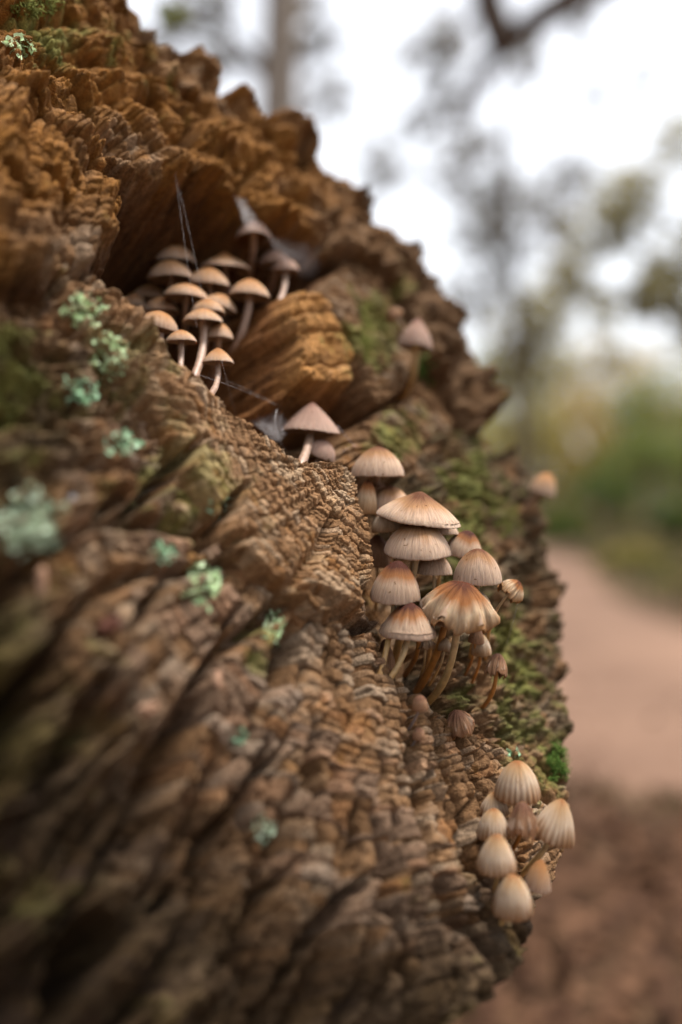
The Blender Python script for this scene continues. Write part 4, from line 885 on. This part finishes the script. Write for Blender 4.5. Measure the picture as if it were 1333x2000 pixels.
GT = 'trees of the wood'
def up(px, d, z): p = at(px, 1000, d); p[2] = z; return p
TRUNKL = simple_noise_mat('pale_tree_bark', (0.30, 0.25, 0.20), (0.48, 0.41, 0.34), 9, 0.9, 0.8, 0.03)
tree('tree', 'straight grey-brown trunk rising behind the crest of the log', foot(535, 9), up(540, 9, 9.0), 0.20, 0.16, [cl(400, 20, 9, 75, 494), cl(330, 60, 9.5, 55, 304), cl(440, 120, 10, 50, 285), cl(625, 90, 9, 45, 228), cl(640, 200, 9.3, 55, 285), cl(600, 20, 9.3, 50, 209)], 'grey', 0.045, 11, mat=TRUNKL)
tree('tree', 'nearer tree whose dark forked bough hangs in from above', foot(1900, 4.6), up(1860, 4.6, 4.2), 0.14, 0.10, [cl(850, 95, 5.0, 75, 627), cl(885, 215, 5.2, 65, 456), cl(930, 300, 5.4, 60, 418), cl(1165, 190, 4.6, 22, 95), cl(1255, 165, 4.8, 26, 76), cl(1275, 95, 4.8, 24, 68), cl(800, 250, 5.2, 40, 171), cl(1030, 120, 4.8, 50, 228), cl(1120, 20, 4.6, 60, 190)], 'grey', 0.024, 12, limbs=False)
def bough(root_name, pts, r0, r1):
    root = [o for o in bpy.data.objects if o.get('label') == root_name][0]; P = np.array([at(*p) for p in pts]); b = np.array(root.location)
    t = np.linspace(0, len(P)-1, 30); C = np.stack([np.interp(t, np.arange(len(P)), P[:, q]) for q in range(3)], 1)
    C[1:-1] = (C[:-2]+C[1:-1]+C[2:])/3; V, F = tube(C-b, np.linspace(r0, r1, 30), 10); mesh_np('limb', V, F, LIMB, root)
NB = 'nearer tree whose dark forked bough hangs in from above'
bough(NB, [(1865, -350, 4.6), (1500, -220, 4.5), (1230, -60, 4.3), (1100, 5, 4.3), (985, 82, 4.3), (930, 160, 4.7), (880, 230, 5.1)], 0.10, 0.03)
bough(NB, [(1500, -220, 4.5), (1150, -260, 4.3), (930, -120, 4.3), (955, 10, 4.3), (985, 85, 4.3)], 0.075, 0.075)
bough(NB, [(955, 5, 4.3), (900, 60, 4.6), (830, 100, 5.0)], 0.02, 0.006)
bough(NB, [(1100, 5, 4.3), (1140, 110, 4.5), (1170, 200, 4.6)], 0.010, 0.004)
tree('tree', 'thin-leaved grey tree spreading its twigs across the pale sky', foot(1010, 13), up(1000, 13, 6.2), 0.07, 0.04, [cl(1050, 430, 13, 110, 798), cl(960, 530, 13, 80, 494), cl(985, 390, 13.4, 65, 380), cl(890, 340, 13, 60, 323), cl(900, 600, 13.5, 60, 323), cl(1110, 330, 13, 50, 209), cl(740, 320, 13, 60, 323), cl(930, 440, 12.6, 60, 285)], 'grey', 0.06, 13)
tree('tree', 'olive-leaved tree standing over the far bank of the path', foot(1460, 10), up(1440, 10, 5.2), 0.11, 0.05, [cl(1235, 395, 10, 75, 798), cl(1175, 455, 10, 70, 722), cl(1300, 560, 10, 75, 798), cl(1110, 545, 10.4, 60, 570), cl(1345, 470, 10, 60, 456), cl(1325, 280, 10, 55, 323), cl(1255, 590, 9.8, 45, 342), cl(1360, 640, 10, 60, 494)], 'olive', 0.05, 14)
tree('tree', 'golden-olive small tree seen through the gap above the path', foot(1040, 16), up(1045, 16, 3.6), 0.10, 0.04, [cl(1010, 640, 16, 60, 646), cl(1070, 600, 16, 60, 608), cl(1060, 700, 16.4, 70, 646), cl(1185, 610, 16, 45, 418), cl(985, 720, 16, 60, 608), cl(1190, 700, 16, 35, 228)], 'olive', 0.07, 15)
SH = [(960, 820, 24, 'green', 120), (1080, 800, 27, 'olive', 125), (1200, 790, 26, 'gold', 110), (1330, 800, 24, 'olive', 130), (1010, 900, 21, 'olive', 110), (1140, 880, 22, 'gold', 110), (1290, 870, 20, 'green', 110), (880, 850, 28, 'olive', 120), (1420, 860, 21, 'gold', 120), (760, 830, 30, 'green', 130), (560, 820, 27, 'olive', 130), (340, 830, 29, 'gold', 130), (100, 815, 26, 'green', 130), (-180, 820, 28, 'olive', 130), (-480, 825, 27, 'gold', 130), (1620, 830, 23, 'olive', 130), (1850, 820, 24, 'green', 130)]
SL = ['dark green bushy tree in the far hedge of woodland', 'olive bushy tree in the far hedge of woodland', 'golden autumn tree in the far hedge of woodland']
for q, (a_, b_, d_, lf, r__) in enumerate(SH):
    tree('bushy_tree', SL[{'green': 0, 'olive': 1, 'gold': 2}[lf]], foot(a_, d_), up(a_, d_, 1.5), 0.08, 0.04, [cl(a_, b_-25, d_, r__, 1700, 110), cl(a_-70, b_+70, d_, 80, 450), cl(a_+75, b_+75, d_-0.5, 80, 450), cl(a_, b_+130, d_-1, 110, 500, 60)], lf, 0.085, 30+q, group='far hedge of woodland', limbs=False)
def shrub(label, px, py, d, rpx, rpy, n, leaf, sd):
    c = at(px, py, d); root = empty('shrub', Vector((c[0], c[1], 0.0)), label, 'shrub', 'shrubs on the bank'); b = np.array(root.location); r_ = np.random.default_rng(sd)
    for q in range(6):
        e_ = c+r_.normal(0, 0.4, 3)*np.array([rpx, rpx, rpy])*d/FPX; V, F = tube(bez(b*0+np.array([0, 0, -0.02]), (c-b)*0.4, (c-b)*0.8, e_-b, 8), np.linspace(0.02, 0.005, 8), 6); mesh_np('stem', V, F, LIMB, root)
    V, F = leaves([(c, np.array([rpx, rpx, rpy])*d/FPX, n)], 0.05, sd); mesh_np('foliage', V-b, F, LEAF[leaf], root)
shrub('low dark green shrub where the path disappears behind the log', 1095, 1022, 13, 75, 34, 900, 'fern', 51)
shrub('green shrub on the bank above the brown slope', 1180, 955, 14, 85, 40, 900, 'fern', 52)
shrub('wide green shrub under the golden trees', 1270, 885, 15, 95, 36, 900, 'green', 53)
shrub('small dark shrub at the crest of the brown bank', 1330, 1020, 9, 60, 26, 600, 'fern', 54)
shrub('olive shrub low on the bank at the path\'s edge', 1240, 1095, 7.5, 75, 26, 700, 'olive', 55)
shrub('olive shrub farther down the path\'s edge', 1330, 1150, 6, 75, 30, 700, 'olive', 56)
